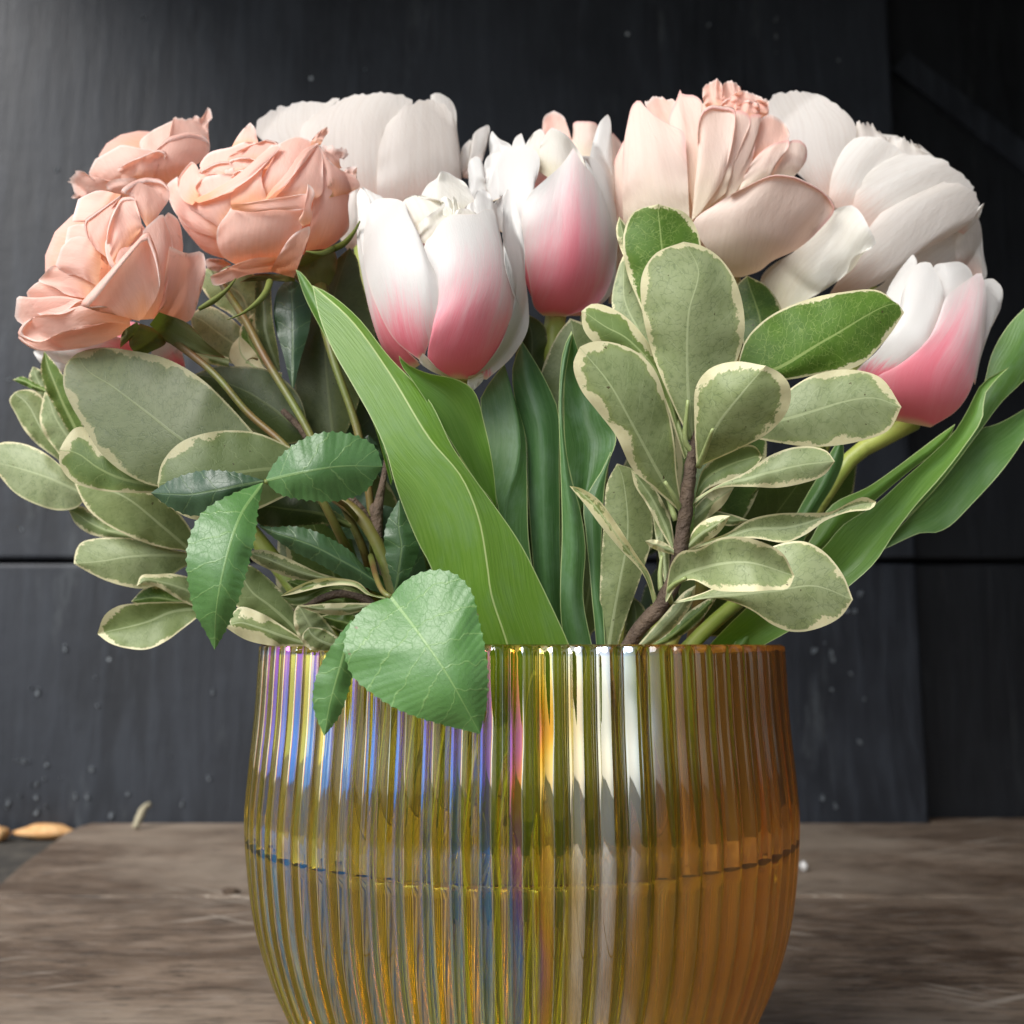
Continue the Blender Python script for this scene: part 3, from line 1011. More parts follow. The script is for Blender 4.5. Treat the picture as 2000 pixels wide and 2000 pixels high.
bl.petal([(690, 1150), (600, 1080), (545, 1000), (528, 900)], [(690, 990), (680, 910), (700, 830), (770, 735)], k=-2, bulge=2, lip=7)
bl.petal([(700, 950), (560, 920), (450, 912)], [(760, 740), (620, 715), (490, 768)], k=-7, bulge=2)
bl.petal([(720, 1180), (672, 1050), (690, 900), (762, 758)], [(880, 980), (890, 930), (870, 840), (842, 748)], k=-.5, bulge=2, tip=1, lip=8)
bl.petal([(930, 960), (870, 850), (830, 760), (760, 720), (840, 655), (920, 632)], [(935, 970), (1010, 850), (1066, 760), (1055, 690), (1010, 645), (920, 632)], k=-1.5, bulge=2.5, tip=1.5, lip=10)
bl.petal([(860, 1300), (700, 1200), (660, 1050), (700, 970)], [(900, 1150), (930, 1050), (900, 960), (860, 900)], k=-1.5, bulge=2)
bl.petal([(860, 1530), (920, 1370), (930, 1250), (900, 1080), (900, 960)], [(1010, 1520), (1085, 1380), (1100, 1200), (1075, 1000), (1020, 850)], k=-1.5, bulge=2, tip=.5)
bl.petal([(880, 1540), (740, 1470), (640, 1440), (490, 1440)], [(900, 1520), (990, 1370), (1010, 1250), (980, 1080), (925, 955)], mid=[(880, 1530), (830, 1400), (760, 1290), (690, 1200)], k=2.0, bulge=2, tip=2, lip=17, lipd=2.2, nv=30)
bl.petal([(960, 1545), (1020, 1400), (1040, 1230), (1065, 1065)], [(1110, 1538), (1192, 1535), (1255, 1380), (1295, 1200), (1270, 1100), (1180, 1110), (1065, 1065)], k=-.5, bulge=1.5, tip=1.5, age=1.0)
bl.petal([(1050, 1300), (1010, 1100), (1020, 900), (1060, 850)], [(1140, 1200), (1150, 1050), (1120, 900), (1060, 850)], k=-3.5, bulge=1.5, age=.5)
bl.petal([(860, 1750), (815, 1690), (818, 1620), (880, 1550)], [(930, 1740), (1045, 1670), (980, 1590), (880, 1550)], k=1.0, bulge=2, mat=M['sepal'], name='sepal')
bl.petal([(940, 1560), (1100, 1690), (1250, 1740), (1425, 1772)], [(1000, 1480), (1180, 1550), (1300, 1670), (1425, 1772)], k=3.0, bulge=1.5, mat=M['sepal'], name='sepal')
bl.petal([(880, 1570), (830, 1640), (755, 1705)], [(860, 1540), (770, 1610), (755, 1705)], k=2.5, bulge=.5, mat=M['sepal'], name='sepal')
tube('stem', 'S', [(-380, 740), (-180, 760), (0, 880), (300, 1130), (600, 1480), (950, 1790), (1180, 2100), (1500, 2700), (1750, 3300)], [-44, -48, -52, -54, -56, -58, -56, -46, -20], [1.3, .95, .9, .9, 1.0, 1.2, 1.4], M['rstem'], rose, n=40)

rose = thing("rose", "peach rose topmost at the left, seen from its side against the wall", "rose", tuple(at(440, 1270, -20)), ROSES)
bl = Bloom(rose, 'A', (900, 520), (480, 330), -6, 20, M['peach'], age=.2)
bl.behind(4, core=0.6)
bl.petal([(980, 600), (900, 480), (878, 410), (960, 335)], [(1100, 560), (1090, 450), (1110, 330), (1090, 270)], k=-6, bulge=2, tip=-1)
bl.petal([(1050, 640), (1060, 450), (1070, 350), (1090, 265)], [(1300, 520), (1320, 440), (1296, 310), (1338, 240), (1308, 200), (1280, 242), (1090, 265)], k=-3, bulge=-2, tip=1.5, rag=1.5)
bl.petal([(760, 720), (640, 660), (560, 625), (595, 520)], [(880, 640), (1000, 480), (880, 450), (760, 424)], k=-3.5, bulge=2.5, tip=-.5)
bl.petal([(740, 740), (600, 720), (500, 725), (465, 768)], [(760, 650), (600, 650), (500, 588), (438, 640)], k=-1, bulge=1.5, tip=2, rag=2, ruffle=1.2)
bl.petal([(900, 680), (760, 640), (820, 570), (960, 475), (1065, 375)], [(1120, 660), (1250, 540), (1318, 470), (1300, 390), (1190, 350), (1065, 375)], k=0, bulge=2.5, tip=1, lip=12)
bl.petal([(860, 640), (740, 590), (800, 540), (1000, 455)], [(960, 650), (1000, 560), (1050, 480), (1000, 455)], k=1.2, bulge=1, tip=1, lip=6)
bl.petal([(800, 760), (660, 690), (700, 650), (950, 632)], [(1000, 780), (1060, 700), (1060, 660), (950, 632)], k=0, bulge=1)
bl.petal([(900, 800), (800, 730), (620, 740), (460, 900)], [(800, 950), (640, 900), (520, 920), (460, 905)], k=-4, bulge=2)
tube('stem', 'S', [(250, 60), (360, 270), (560, 580), (760, 960), (980, 1320), (1180, 1670), (1400, 2150), (1700, 2800), (1850, 3400)], [-20, -34, -42, -46, -49, -51, -50, -44, -10], [1.0, 1.05, 1.05, 1.0, .95, 1.1, 1.4], M['rstem'], rose, n=40)
tube('thorn', 'S', [(690, 975), (640, 962), (585, 990)], [-46, -47, -48], [.35, .2, .05], M['rstem'], rose, n=8, seg=6)

rose = thing("rose", "large peach rose beside the front tulip, with curled back petals", "rose", tuple(at(560, 1270, -45)), ROSES)
bl = Bloom(rose, 'M', (930, 930), (860, 700), -32, 20, M['peach'], age=.0)
bl.behind(4, core=0.85)
bl.petal([(640, 420), (690, 330), (750, 250), (815, 188)], [(900, 420), (880, 330), (858, 240), (815, 188)], k=-8, bulge=2)
bl.petal([(560, 640), (340, 610), (380, 520), (450, 465), (620, 425)], [(700, 560), (800, 430), (880, 390), (780, 370), (620, 425)], k=-6.5, bulge=-1.5)
bl.petal([(640, 1490), (470, 1445), (370, 1395), (250, 1265), (160, 1140), (110, 1020)], [(640, 1380), (520, 1270), (400, 1210), (260, 1110), (170, 1050), (110, 1020)], k=-3, bulge=1.5)
bl.petal([(600, 1330), (480, 1275), (250, 1190), (120, 1060), (50, 920), (30, 780), (125, 700)], [(600, 1180), (480, 1150), (360, 1070), (240, 980), (180, 930), (140, 830), (125, 700)], k=-1, bulge=1.5, tip=1.5)
bl.petal([(600, 1260), (480, 1150), (330, 1060), (230, 1000), (225, 930), (300, 905)], [(680, 1030), (640, 930), (680, 840), (560, 870), (430, 900), (300, 905)], k=.5, bulge=1.5, tip=-1.5)
bl.petal([(270, 970), (190, 930), (138, 850), (138, 720), (200, 620), (262, 553)], [(340, 880), (300, 800), (340, 720), (330, 640), (300, 580), (262, 553)], k=1.5, bulge=-2.0, tilt=1.5, lip=3)
bl.petal([(560, 690), (330, 665), (390, 620), (500, 568), (620, 555)], [(720, 680), (710, 620), (670, 570), (620, 555)], k=-3.5, bulge=1.5, tip=1, lip=6)
bl.petal([(680, 600), (600, 540), (690, 460), (830, 400), (970, 348)], [(900, 580), (960, 490), (1000, 430), (1082, 385), (970, 348)], k=-5, bulge=-1.5, lip=5)
bl.petal([(700, 660), (630, 610), (620, 550), (710, 515), (800, 515)], [(830, 650), (880, 610), (890, 560), (800, 515)], k=-3, bulge=1.5, tip=1, lip=5)
bl.petal([(600, 700), (570, 650), (600, 628), (650, 620)], [(760, 700), (700, 660), (670, 640), (650, 620)], k=-2, bulge=1)
bl.petal([(640, 760), (640, 700), (700, 640), (800, 625)], [(860, 740), (870, 680), (840, 640), (800, 625)], k=-1.2, bulge=1, lip=5)
bl.petal([(880, 640), (880, 560), (930, 500), (1010, 400)], [(1000, 620), (1080, 520), (1120, 430), (1010, 400)], k=-2.5, bulge=1.5)
bl.petal([(420, 960), (262, 890), (300, 790), (390, 705), (520, 678)], [(660, 900), (720, 740), (710, 690), (640, 672), (520, 678)], k=-1, bulge=-1.5)
bl.petal([(900, 940), (900, 800), (960, 660), (1060, 480), (1090, 390)], [(1180, 900), (1250, 700), (1330, 560), (1420, 420), (1390, 370), (1250, 325), (1090, 390)], k=-.5, bulge=2.5, tip=-1)
bl.petal([(640, 1000), (630, 900), (690, 790), (830, 700), (960, 580), (1060, 450), (1115, 405)], [(980, 960), (960, 860), (920, 740), (900, 690), (990, 580), (1080, 460), (1115, 405)], k=1.0, bulge=1.5, tip=0)
bl.petal([(330, 950), (500, 895), (690, 800), (840, 695), (970, 570), (1080, 450), (1115, 400)], [(262, 920), (430, 850), (620, 760), (760, 650), (880, 570), (985, 430), (1090, 392)], k=2.4, bulge=.8, tilt=.8, name='petal', ruffle=.3)
bl.petal([(980, 960), (1150, 790), (1225, 640), (1330, 500), (1455, 385)], [(1390, 930), (1490, 860), (1500, 660), (1495, 500), (1455, 385)], k=1.4, bulge=1.5, tip=0)
bl.petal([(950, 940), (1060, 845), (1195, 735), (1245, 605), (1345, 480), (1465, 383)], [(945, 930), (1005, 835), (1105, 725), (1205, 600), (1285, 475), (1455, 375)], k=2.9, bulge=.6, tilt=.6, ruffle=.2)
bl.petal([(1380, 410), (1400, 350), (1465, 275), (1540, 228)], [(1480, 400), (1520, 320), (1565, 275), (1540, 228)], k=1.5, bulge=1, tip=1.5)
bl.petal([(1600, 640), (1550, 540), (1500, 440), (1495, 405)], [(1680, 620), (1625, 535), (1725, 520), (1738, 455), (1640, 428), (1495, 405)], k=-4, bulge=2, rag=1.5)
bl.petal([(1340, 1410), (1380, 1180), (1400, 1000), (1430, 860), (1470, 700), (1490, 560)], [(1500, 1400), (1650, 1300), (1745, 1190), (1735, 1000), (1750, 860), (1720, 760), (1600, 650), (1490, 560)], k=-.5, bulge=1.5)
bl.petal([(1560, 900), (1530, 720), (1490, 560), (1465, 390)], [(1740, 860), (1850, 790), (1790, 690), (1690, 660), (1590, 590), (1520, 500), (1465, 390)], k=.6, bulge=2.0, age=1.0, rag=1.5)
bl.petal([(1700, 850), (1690, 720), (1720, 620), (1825, 605)], [(1800, 830), (1850, 780), (1780, 660), (1825, 605)], k=-1, bulge=1, age=1.3)
bl.petal([(700, 1540), (560, 1455), (500, 1310), (508, 1180), (560, 1095), (615, 1030), (640, 965)], [(1120, 1500), (1260, 1260), (1345, 1080), (1385, 960), (1385, 870), (1200, 880), (920, 940), (640, 965)], k=2.5, bulge=2.5, tip=.5, nv=32, ruffle=.25)
bl.petal([(640, 1010), (830, 1035), (1010, 1010), (1200, 1020), (1380, 1000)], [(630, 965), (860, 935), (1100, 895), (1380, 862)], k=5.2, bulge=.9, tilt=-.8, ruffle=.25)
bl.petal([(1030, 1600), (800, 1625), (620, 1690), (470, 1725), (436, 1640)], [(1060, 1460), (850, 1470), (680, 1525), (530, 1595), (436, 1640)], k=3.5, bulge=1.5, tilt=-1)
bl.petal([(1000, 1592), (1095, 1420), (1200, 1265), (1300, 1195), (1378, 1162)], [(1228, 1655), (1295, 1470), (1355, 1310), (1380, 1220), (1378, 1162)], k=4.6, bulge=1.6, ruffle=.3)
bl.petal([(1310, 1170), (1272, 1110), (1320, 1035), (1370, 950), (1372, 860), (1356, 765)], [(1375, 1145), (1398, 1090), (1392, 980), (1422, 860), (1402, 805), (1356, 765)], k=6.0, bulge=1.2, ruffle=.3)
bl.petal([(560, 1480), (400, 1480), (410, 1560), (500, 1600)], [(640, 1530), (560, 1560), (540, 1590), (500, 1600)], k=-3, bulge=1, age=1)
bl.petal([(1440, 1810), (1300, 1730), (1235, 1640), (1280, 1500), (1340, 1405)], [(1520, 1795), (1605, 1640), (1635, 1500), (1600, 1395), (1480, 1385), (1340, 1405)], k=1, bulge=3, mat=M['sepal'], name='sepal')
bl.petal([(1240, 1690), (1100, 1690), (900, 1660), (705, 1702)], [(1240, 1620), (1080, 1620), (880, 1620), (705, 1702)], k=3, bulge=1, mat=M['sepal'], name='sepal')
for P_, d_, r_ in (([(1600, 1380), (1700, 1330), (1790, 1230), (1850, 1120)], [-40, -43, -46, -48], [.9, .8, .5, .2]),
                   ([(1340, 1405), (1480, 1425), (1600, 1380)], [-52, -50, -40], [.2, .6, .9]),
                   ([(1000, 1690), (970, 1780), (890, 1880), (740, 1990), (600, 2050)], [-52, -56, -58, -60, -62], [.9, .8, .6, .3, .1]),
                   ([(680, 1660), (590, 1770), (480, 1860), (330, 1950)], [-54, -56, -57, -58], [.15, .5, .8, .5])):
    tube('sepal_tip', 'M', P_, d_, r_, M['sepal'], rose, n=14, seg=7)
tube('stem', 'S', [(1290, 300), (1310, 560), (1400, 950), (1490, 1220), (1590, 1500), (1660, 1760), (1750, 2300), (1800, 3100)], [-36, -44, -47, -48, -49, -50, -45, -10], [2.0, 1.3, 1.0, 1.05, 1.0, 1.0, 1.3], M['rstem'], rose, n=36)
# compound leaf of three leaflets below the bloom
cl = part_empty('leaf', rose)
tube('leaf_stalk', 'F', [(500, 908), (560, 930), (640, 945), (690, 1000)], [-80, -72, -62, -50], [.55, .5, .6, .7], M['rstem'], cl, n=12)
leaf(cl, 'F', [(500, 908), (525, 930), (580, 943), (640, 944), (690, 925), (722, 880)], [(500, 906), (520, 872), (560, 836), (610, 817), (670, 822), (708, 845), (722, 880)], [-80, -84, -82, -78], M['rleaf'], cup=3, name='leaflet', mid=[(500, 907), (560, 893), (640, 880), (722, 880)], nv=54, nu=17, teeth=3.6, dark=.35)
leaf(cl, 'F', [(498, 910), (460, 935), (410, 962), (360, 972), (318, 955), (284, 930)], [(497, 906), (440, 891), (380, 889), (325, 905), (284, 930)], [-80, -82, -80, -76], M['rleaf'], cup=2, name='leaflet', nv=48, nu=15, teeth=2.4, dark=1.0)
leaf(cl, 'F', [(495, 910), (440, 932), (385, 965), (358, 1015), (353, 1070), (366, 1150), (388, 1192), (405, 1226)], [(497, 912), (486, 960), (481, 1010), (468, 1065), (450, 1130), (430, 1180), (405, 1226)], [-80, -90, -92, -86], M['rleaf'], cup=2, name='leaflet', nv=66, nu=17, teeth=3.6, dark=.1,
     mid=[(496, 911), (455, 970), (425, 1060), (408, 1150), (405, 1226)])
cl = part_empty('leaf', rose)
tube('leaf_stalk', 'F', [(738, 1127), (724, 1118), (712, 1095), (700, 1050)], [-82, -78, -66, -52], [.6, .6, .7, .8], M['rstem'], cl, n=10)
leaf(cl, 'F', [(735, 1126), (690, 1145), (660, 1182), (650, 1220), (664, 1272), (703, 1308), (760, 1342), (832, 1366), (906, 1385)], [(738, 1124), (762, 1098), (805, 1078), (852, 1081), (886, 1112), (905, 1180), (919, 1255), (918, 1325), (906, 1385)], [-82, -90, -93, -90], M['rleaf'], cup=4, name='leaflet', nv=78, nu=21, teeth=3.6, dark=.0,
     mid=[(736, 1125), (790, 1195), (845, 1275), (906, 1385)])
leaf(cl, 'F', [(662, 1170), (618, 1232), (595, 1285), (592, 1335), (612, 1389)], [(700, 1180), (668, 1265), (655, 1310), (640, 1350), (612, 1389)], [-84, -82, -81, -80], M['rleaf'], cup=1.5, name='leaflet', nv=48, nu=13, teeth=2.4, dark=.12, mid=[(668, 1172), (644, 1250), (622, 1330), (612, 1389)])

# ------------------------------------------------------------------ tulips
TULIPS = "white and pink tulips"
tulip = thing("tulip", "white and pink double tulip at the front centre beside the peach roses", "tulip", tuple(at(940, 1270, -50)), TULIPS)
bl = Bloom(tulip, 'T', (820, 1020), (730, 880), -45, 20, M['tulip'], pink=.0, shift=0.0, narrow=.0)
bl.behind(4, pink=.5, core=0.6)
bl.petal([(480, 1810), (300, 1590), (190, 1290), (118, 950), (78, 700), (80, 450), (78, 240), (118, 193)], [(620, 1720), (400, 1500), (230, 1200), (180, 900), (200, 650), (200, 400), (170, 280), (118, 193)], k=-3, bulge=1.5, pink=.75, narrow=0)
bl.petal([(220, 520), (185, 400), (150, 290), (118, 195)], [(420, 520), (310, 300), (210, 245), (118, 195)], k=-7, bulge=-1)
bl.petal([(500, 500), (600, 350), (640, 240), (690, 170), (758, 125), (792, 58)], [(1120, 520), (1090, 350), (1060, 260), (1000, 160), (915, 112), (858, 75), (792, 58)], k=-5, bulge=3, tip=-2, mat=M['cream_heart'], ruffle=1.3)
bl.petal([(640, 620), (480, 420), (475, 310), (560, 266)], [(850, 560), (860, 430), (840, 340), (760, 298), (650, 275), (560, 266)], k=-2, bulge=2.5, tip=1.5, mat=M['cream_heart'], ruffle=1.2, lip=14)
bl.petal([(700, 700), (570, 640), (620, 500), (750, 400), (830, 340)], [(900, 600), (900, 470), (880, 380), (830, 340)], k=-1, bulge=2, tip=1, mat=M['cream_heart'], ruffle=1.2)
bl.petal([(820, 540), (780, 400), (800, 300), (825, 278)], [(960, 500), (930, 380), (880, 310), (825, 278)], k=-1.5, bulge=2, ruffle=1.2, mat=M['cream_heart'])
bl.petal([(880, 520), (900, 380), (895, 310), (905, 275)], [(1000, 520), (965, 400), (935, 320), (905, 275)], k=-1, bulge=1.5, ruffle=1.2, mat=M['cream_heart'])
bl.petal([(860, 560), (905, 420), (960, 385), (1020, 385)], [(1130, 560), (1120, 450), (1080, 410), (1020, 385)], k=-.8, bulge=2, mat=M['cream_heart'])
bl.petal([(1010, 470), (1000, 380), (1050, 335), (1085, 322)], [(1130, 470), (1125, 390), (1110, 340), (1085, 322)], k=-3, bulge=1.5)
bl.petal([(1080, 500), (1080, 330), (1100, 235), (1145, 203)], [(1290, 580), (1255, 360), (1205, 250), (1145, 203)], k=-2.5, bulge=2.5)
bl.petal([(1260, 560), (1240, 360), (1300, 290), (1375, 212)], [(1345, 600), (1345, 420), (1355, 310), (1375, 212)], k=-4, bulge=-1)
bl.petal([(620, 1690), (400, 1510), (240, 1210), (160, 960), (128, 700), (165, 450), (205, 325), (300, 295)], [(645, 1670), (725, 1450), (792, 1250), (805, 1060), (720, 820), (600, 690), (540, 520), (480, 330), (390, 297), (300, 295)], k=1.5, bulge=2.5, tip=-1.5, pink=.72, shift=-.9, narrow=.16, nv=36)
bl.petal([(880, 1840), (690, 1690), (715, 1460), (790, 1260), (800, 1060), (640, 700), (700, 640), (790, 500), (880, 430)], [(1000, 1848), (1300, 1700), (1475, 1420), (1462, 1230), (1390, 1000), (1325, 700), (1285, 520), (1220, 372), (1120, 425), (1000, 432), (880, 430)], k=2.5, bulge=3, tip=-1, pink=.95, shift=.15, narrow=.05, nv=36, nu=21, ruffle=.7)
bl.petal([(1000, 1850), (1300, 1690), (1465, 1420), (1482, 1270), (1405, 1090), (1405, 920), (1325, 650), (1325, 460), (1328, 300), (1375, 210)], [(1190, 1850), (1400, 1660), (1530, 1450), (1552, 1310), (1525, 1100), (1515, 800), (1500, 600), (1432, 320), (1375, 210)], k=3.0, bulge=1.0, tip=1, pink=.10, nv=36)
bl.petal([(860, 1840), (700, 1770), (610, 1690), (640, 1620)], [(920, 1840), (800, 1790), (710, 1690), (640, 1620)], k=3, bulge=.5, mat=M['cream_heart'])
bl.petal([(1030, 1820), (1025, 1900), (1080, 1940)], [(1150, 1790), (1160, 1850), (1080, 1940)], k=4, bulge=.5, mat=M['cream_heart'])
tube('stem', 'T', [(930, 1790), (950, 1950), (1000, 2250), (1060, 2650), (1100, 3200), (1120, 3900), (1100, 4700)], [-44, -46, -46, -46, -42, -20, 10], [3.4, 2.6, 2.6, 2.7, 2.8, 3], M['tstem'], tulip, n=26, seg=12)
leaf(tulip, 'G', [(1690, 1500), (1665, 940), (1555, 790), (1400, 545), (1250, 300), (1130, 120), (1075, 45), (1058, -20)], [(1720, 1500), (1672, 900), (1655, 700), (1600, 420), (1530, 200), (1420, 130), (1250, 95), (1120, 40), (1058, -20)], [-50, -52, -58, -64, -69], M['tleaf'], cup=-3, light=.75, bloom=.1, nv=40)
lp = leaf(tulip, 'G', [(1780, 3400), (1480, 2300), (1270, 1340), (1180, 1160), (1095, 960), (1035, 790), (975, 575), (895, 395), (770, 170), (640, -60), (560, -260), (515, -460)],
          [(1980, 3400), (2290, 2300), (2135, 1813), (2045, 1610), (1940, 1390), (1850, 1210), (1770, 1080), (1700, 980), (1560, 790), (1400, 560), (1250, 260), (1000, -10), (800, -260), (620, -410), (515, -460)],
          [-20, -52, -60, -66, -70, -70, -66, -60], M['tleaf'], cup=3.5, light=1.0, bloom=.3, fold=1.0, nv=60, nu=25, crease=True,
          mid=[(1880, 3400), (1850, 2300), (1745, 1810), (1640, 1480), (1615, 1300), (1560, 1000), (1450, 740), (1250, 500), (1000, 90), (760, -240), (515, -460)])
leaf(tulip, 'G', [(1010, 800), (895, 400), (760, 140), (590, -150), (470, -380), (410, -560)], [(1020, 760), (905, 330), (790, 60), (640, -220), (525, -440), (440, -545), (410, -560)], [-58, -60, -60, -57, -54], M['tleaf'], cup=-1.0, light=.7, bloom=.8, nv=40)

tulip = thing("tulip", "pink flamed white tulip at the centre, just behind the front tulip", "tulip", tuple(at(1010, 1270, -30)), TULIPS)
bl = Bloom(tulip, 'C', (800, 980), (470, 680), -24, 16, M['tulip'], pink=0.0, shift=0, narrow=0)
bl.behind(4, pink=.5, core=0.6)
bl.petal([(380, 640), (374, 520), (370, 430), (388, 368)], [(560, 640), (520, 470), (440, 425), (388, 368)], k=-6, bulge=-1)
bl.petal([(520, 600), (525, 480), (555, 410), (592, 388)], [(640, 560), (620, 460), (592, 388)], k=-4, bulge=1)
bl.petal([(600, 600), (620, 470), (680, 380), (722, 355)], [(780, 640), (770, 480), (750, 390), (722, 355)], k=-5, bulge=2, mat=M['cream_heart'])
bl.petal([(700, 640), (720, 480), (760, 390), (800, 345)], [(1150, 950), (1080, 680), (980, 500), (890, 390), (800, 345)], k=-3.5, bulge=3, mat=M['cream_heart'], ruffle=1.2)
bl.petal([(1060, 700), (1060, 560), (1095, 400), (1130, 310), (1182, 255)], [(1230, 900), (1225, 650), (1212, 400), (1198, 280), (1182, 255)], k=-4, bulge=1.5, pink=.1)
bl.petal([(250, 900), (225, 660), (232, 580), (275, 543)], [(350, 820), (335, 640), (310, 560), (275, 543)], k=-2, bulge=1.5)
bl.petal([(330, 860), (330, 640), (360, 545), (440, 515)], [(500, 820), (520, 680), (500, 560), (440, 515)], k=-3, bulge=1.5)
bl.petal([(380, 860), (385, 720), (420, 620), (438, 595)], [(500, 820), (490, 720), (438, 595)], k=0, bulge=1)
bl.petal([(690, 1590), (620, 1380), (575, 1100), (500, 860), (400, 790), (410, 640), (470, 520), (595, 462)], [(720, 1590), (640, 1250), (605, 900), (690, 720), (718, 560), (680, 495), (595, 462)], k=.5, bulge=2.5, tip=-1, pink=.58, nv=32)
bl.petal([(900, 1640), (1150, 1520), (1225, 1250), (1180, 900), (1080, 650), (1010, 540)], [(1000, 1640), (1200, 1500), (1248, 1200), (1252, 1000), (1200, 750), (1100, 560), (1010, 540)], k=-.5, bulge=1, pink=.25)
bl.petal([(740, 1640), (680, 1580), (645, 1400), (605, 1150), (596, 950), (640, 815), (760, 700), (870, 600), (950, 485)], [(900, 1645), (1130, 1545), (1225, 1350), (1235, 1100), (1185, 900), (1100, 700), (1010, 590), (950, 485)], k=2.5, bulge=2, tip=-.5, pink=1.25, shift=.1, narrow=.36, nv=36, nu=21)
tube('stem', 'C', [(830, 1630), (810, 1760), (800, 2000), (800, 2600), (780, 3200), (700, 4200)], [-26, -28, -30, -30, -26, 0], [3, 2.6, 2.6, 2.8], M['tstem'], tulip, n=22, seg=12)
leaf(tulip, 'H', [(300, 3200), (220, 1500), (210, 1130), (185, 1000), (165, 850), (135, 680), (104, 500), (160, 400), (235, 305)], [(400, 3200), (440, 1900), (400, 1500), (366, 1250), (357, 900), (349, 700), (305, 530), (265, 420), (235, 305)], [-10, -42, -48, -50, -46], M['tleaf'], cup=2.5, light=.25, bloom=.7, crease=True, nv=40, nu=19, mid=[(350, 3200), (330, 1700), (230, 1300), (240, 1040), (295, 900), (320, 770), (315, 640), (280, 460), (235, 305)])
leaf(tulip, 'H', [(360, 3200), (470, 2100), (400, 1500), (362, 1000), (350, 700), (295, 520), (278, 330), (330, 182)], [(460, 3200), (560, 2100), (540, 1500), (532, 900), (525, 560), (480, 440), (405, 300), (330, 182)], [-5, -36, -42, -46, -44], M['tleaf'], cup=3, light=.1, bloom=.45, nv=40)
lf = part_empty('leaf', tulip)
leaf(lf, 'H', [(640, 1100), (600, 940), (568, 800), (555, 600), (562, 350), (603, 140)], [(690, 1000), (760, 890), (838, 710), (785, 590), (690, 390), (603, 140)], [-42, -40, -38, -44], M['tleaf'], cup=-4, name='blade', light=.2, bloom=.85, nv=36)
leaf(lf, 'H', [(420, 3200), (570, 2100), (535, 1600), (545, 1200), (535, 800), (528, 500), (552, 230), (597, 126)], [(540, 3200), (740, 2100), (660, 1560), (673, 1300), (642, 1080), (600, 940), (562, 720), (553, 450), (603, 150)], [-10, -46, -52, -54, -50], M['tleaf'], cup=2.0, name='blade', light=.2, bloom=.6, nv=44)
leaf(lf, 'H', [(560, 3200), (735, 2100), (700, 1500), (672, 1200), (660, 1060), (705, 965), (765, 870), (838, 705)], [(620, 3200), (780, 2100), (757, 1400), (766, 1100), (785, 900), (838, 712)], [-8, -44, -49, -48, -43], M['tleaf'], cup=1.0, name='blade', light=.15, bloom=.4, nv=40)

tulip = thing("tulip", "leaning pink and white tulip at the right edge of the bouquet", "tulip", tuple(at(1400, 1270, -20)), TULIPS)
bl = Bloom(tulip, 'D', (1300, 1440), (420, 470), -16, 19, M['tulip'], pink=0.0, shift=0, narrow=0)
bl.behind(4, pink=.5, core=0.6)
bl.petal([(1060, 1350), (1050, 1180), (1110, 1060), (1195, 953)], [(1200, 1250), (1200, 1100), (1218, 1000), (1195, 953)], k=-4, bulge=1)
bl.petal([(1300, 1250), (1320, 1120), (1310, 1020), (1385, 1000)], [(1480, 1200), (1520, 1090), (1500, 1035), (1450, 998), (1385, 1000)], k=-3, bulge=2)
bl.petal([(1440, 1500), (1540, 1400), (1580, 1200), (1570, 1100), (1625, 1085)], [(1530, 1660), (1585, 1420), (1645, 1290), (1680, 1190), (1672, 1130), (1625, 1085)], k=-3, bulge=1.5, pink=.1)
bl.petal([(1530, 1350), (1600, 1250), (1620, 1170), (1650, 1130)], [(1590, 1400), (1640, 1310), (1672, 1230), (1650, 1130)], k=-5, bulge=1)
bl.petal([(900, 1640), (890, 1590), (1010, 1470), (1105, 1310), (1145, 1150), (1215, 1010), (1285, 995)], [(1000, 1625), (1160, 1550), (1280, 1450), (1340, 1330), (1362, 1200), (1340, 1090), (1285, 995)], k=0, bulge=2, pink=.30, shift=.9, narrow=.05, nv=32)
bl.petal([(1080, 1850), (1000, 1625), (1210, 1540), (1315, 1380), (1372, 1190), (1470, 1110), (1562, 1044)], [(1290, 1890), (1430, 1800), (1505, 1690), (1550, 1520), (1590, 1300), (1585, 1130), (1562, 1044)], k=2, bulge=2.5, pink=1.25, shift=.0, narrow=.22, nv=34, nu=19)
tube('stem', 'F', [(1725, 795), (1660, 830), (1610, 860), (1560, 930), (1500, 1020), (1420, 1110), (1320, 1200), (1220, 1320), (1100, 1600)], [-14, -14, -15, -22, -28, -32, -34, -30, -5], [2.6, 2.2, 2.0, 2.0, 2.2, 2.5], M['tstem'], tulip, n=30, seg=12)
leaf(tulip, 'J', [(-420, 2300), (0, 1700), (120, 1560), (260, 1330), (480, 1220), (640, 1110), (800, 990), (920, 900), (1015, 835)], [(-300, 2300), (60, 1760), (200, 1620), (420, 1400), (620, 1220), (800, 1075), (900, 1010), (985, 910), (1015, 835)], [-34, -36, -36, -30], M['tleaf'], cup=2, light=.8, bloom=.2, nv=36)
leaf(tulip, 'J', [(-900, 2900), (-600, 2330), (-230, 1930), (190, 1610), (330, 1450), (520, 1330), (700, 1170), (880, 1010), (1010, 880), (1095, 740), (1180, 585), (1345, 488)], [(-640, 2900), (-350, 2330), (60, 2060), (378, 1815), (525, 1680), (645, 1500), (775, 1330), (935, 1150), (1065, 980), (1180, 800), (1195, 660), (1260, 570), (1345, 488)], [-10, -24, -38, -46, -42, -34, -28], M['tleaf'], cup=-3, light=.75, bloom=.15, nv=46, nu=19, mid=[(-760, 2900), (-470, 2330), (-60, 1990), (330, 1720), (500, 1530), (660, 1360), (830, 1150), (980, 1010), (1120, 800), (1190, 610), (1345, 488)])
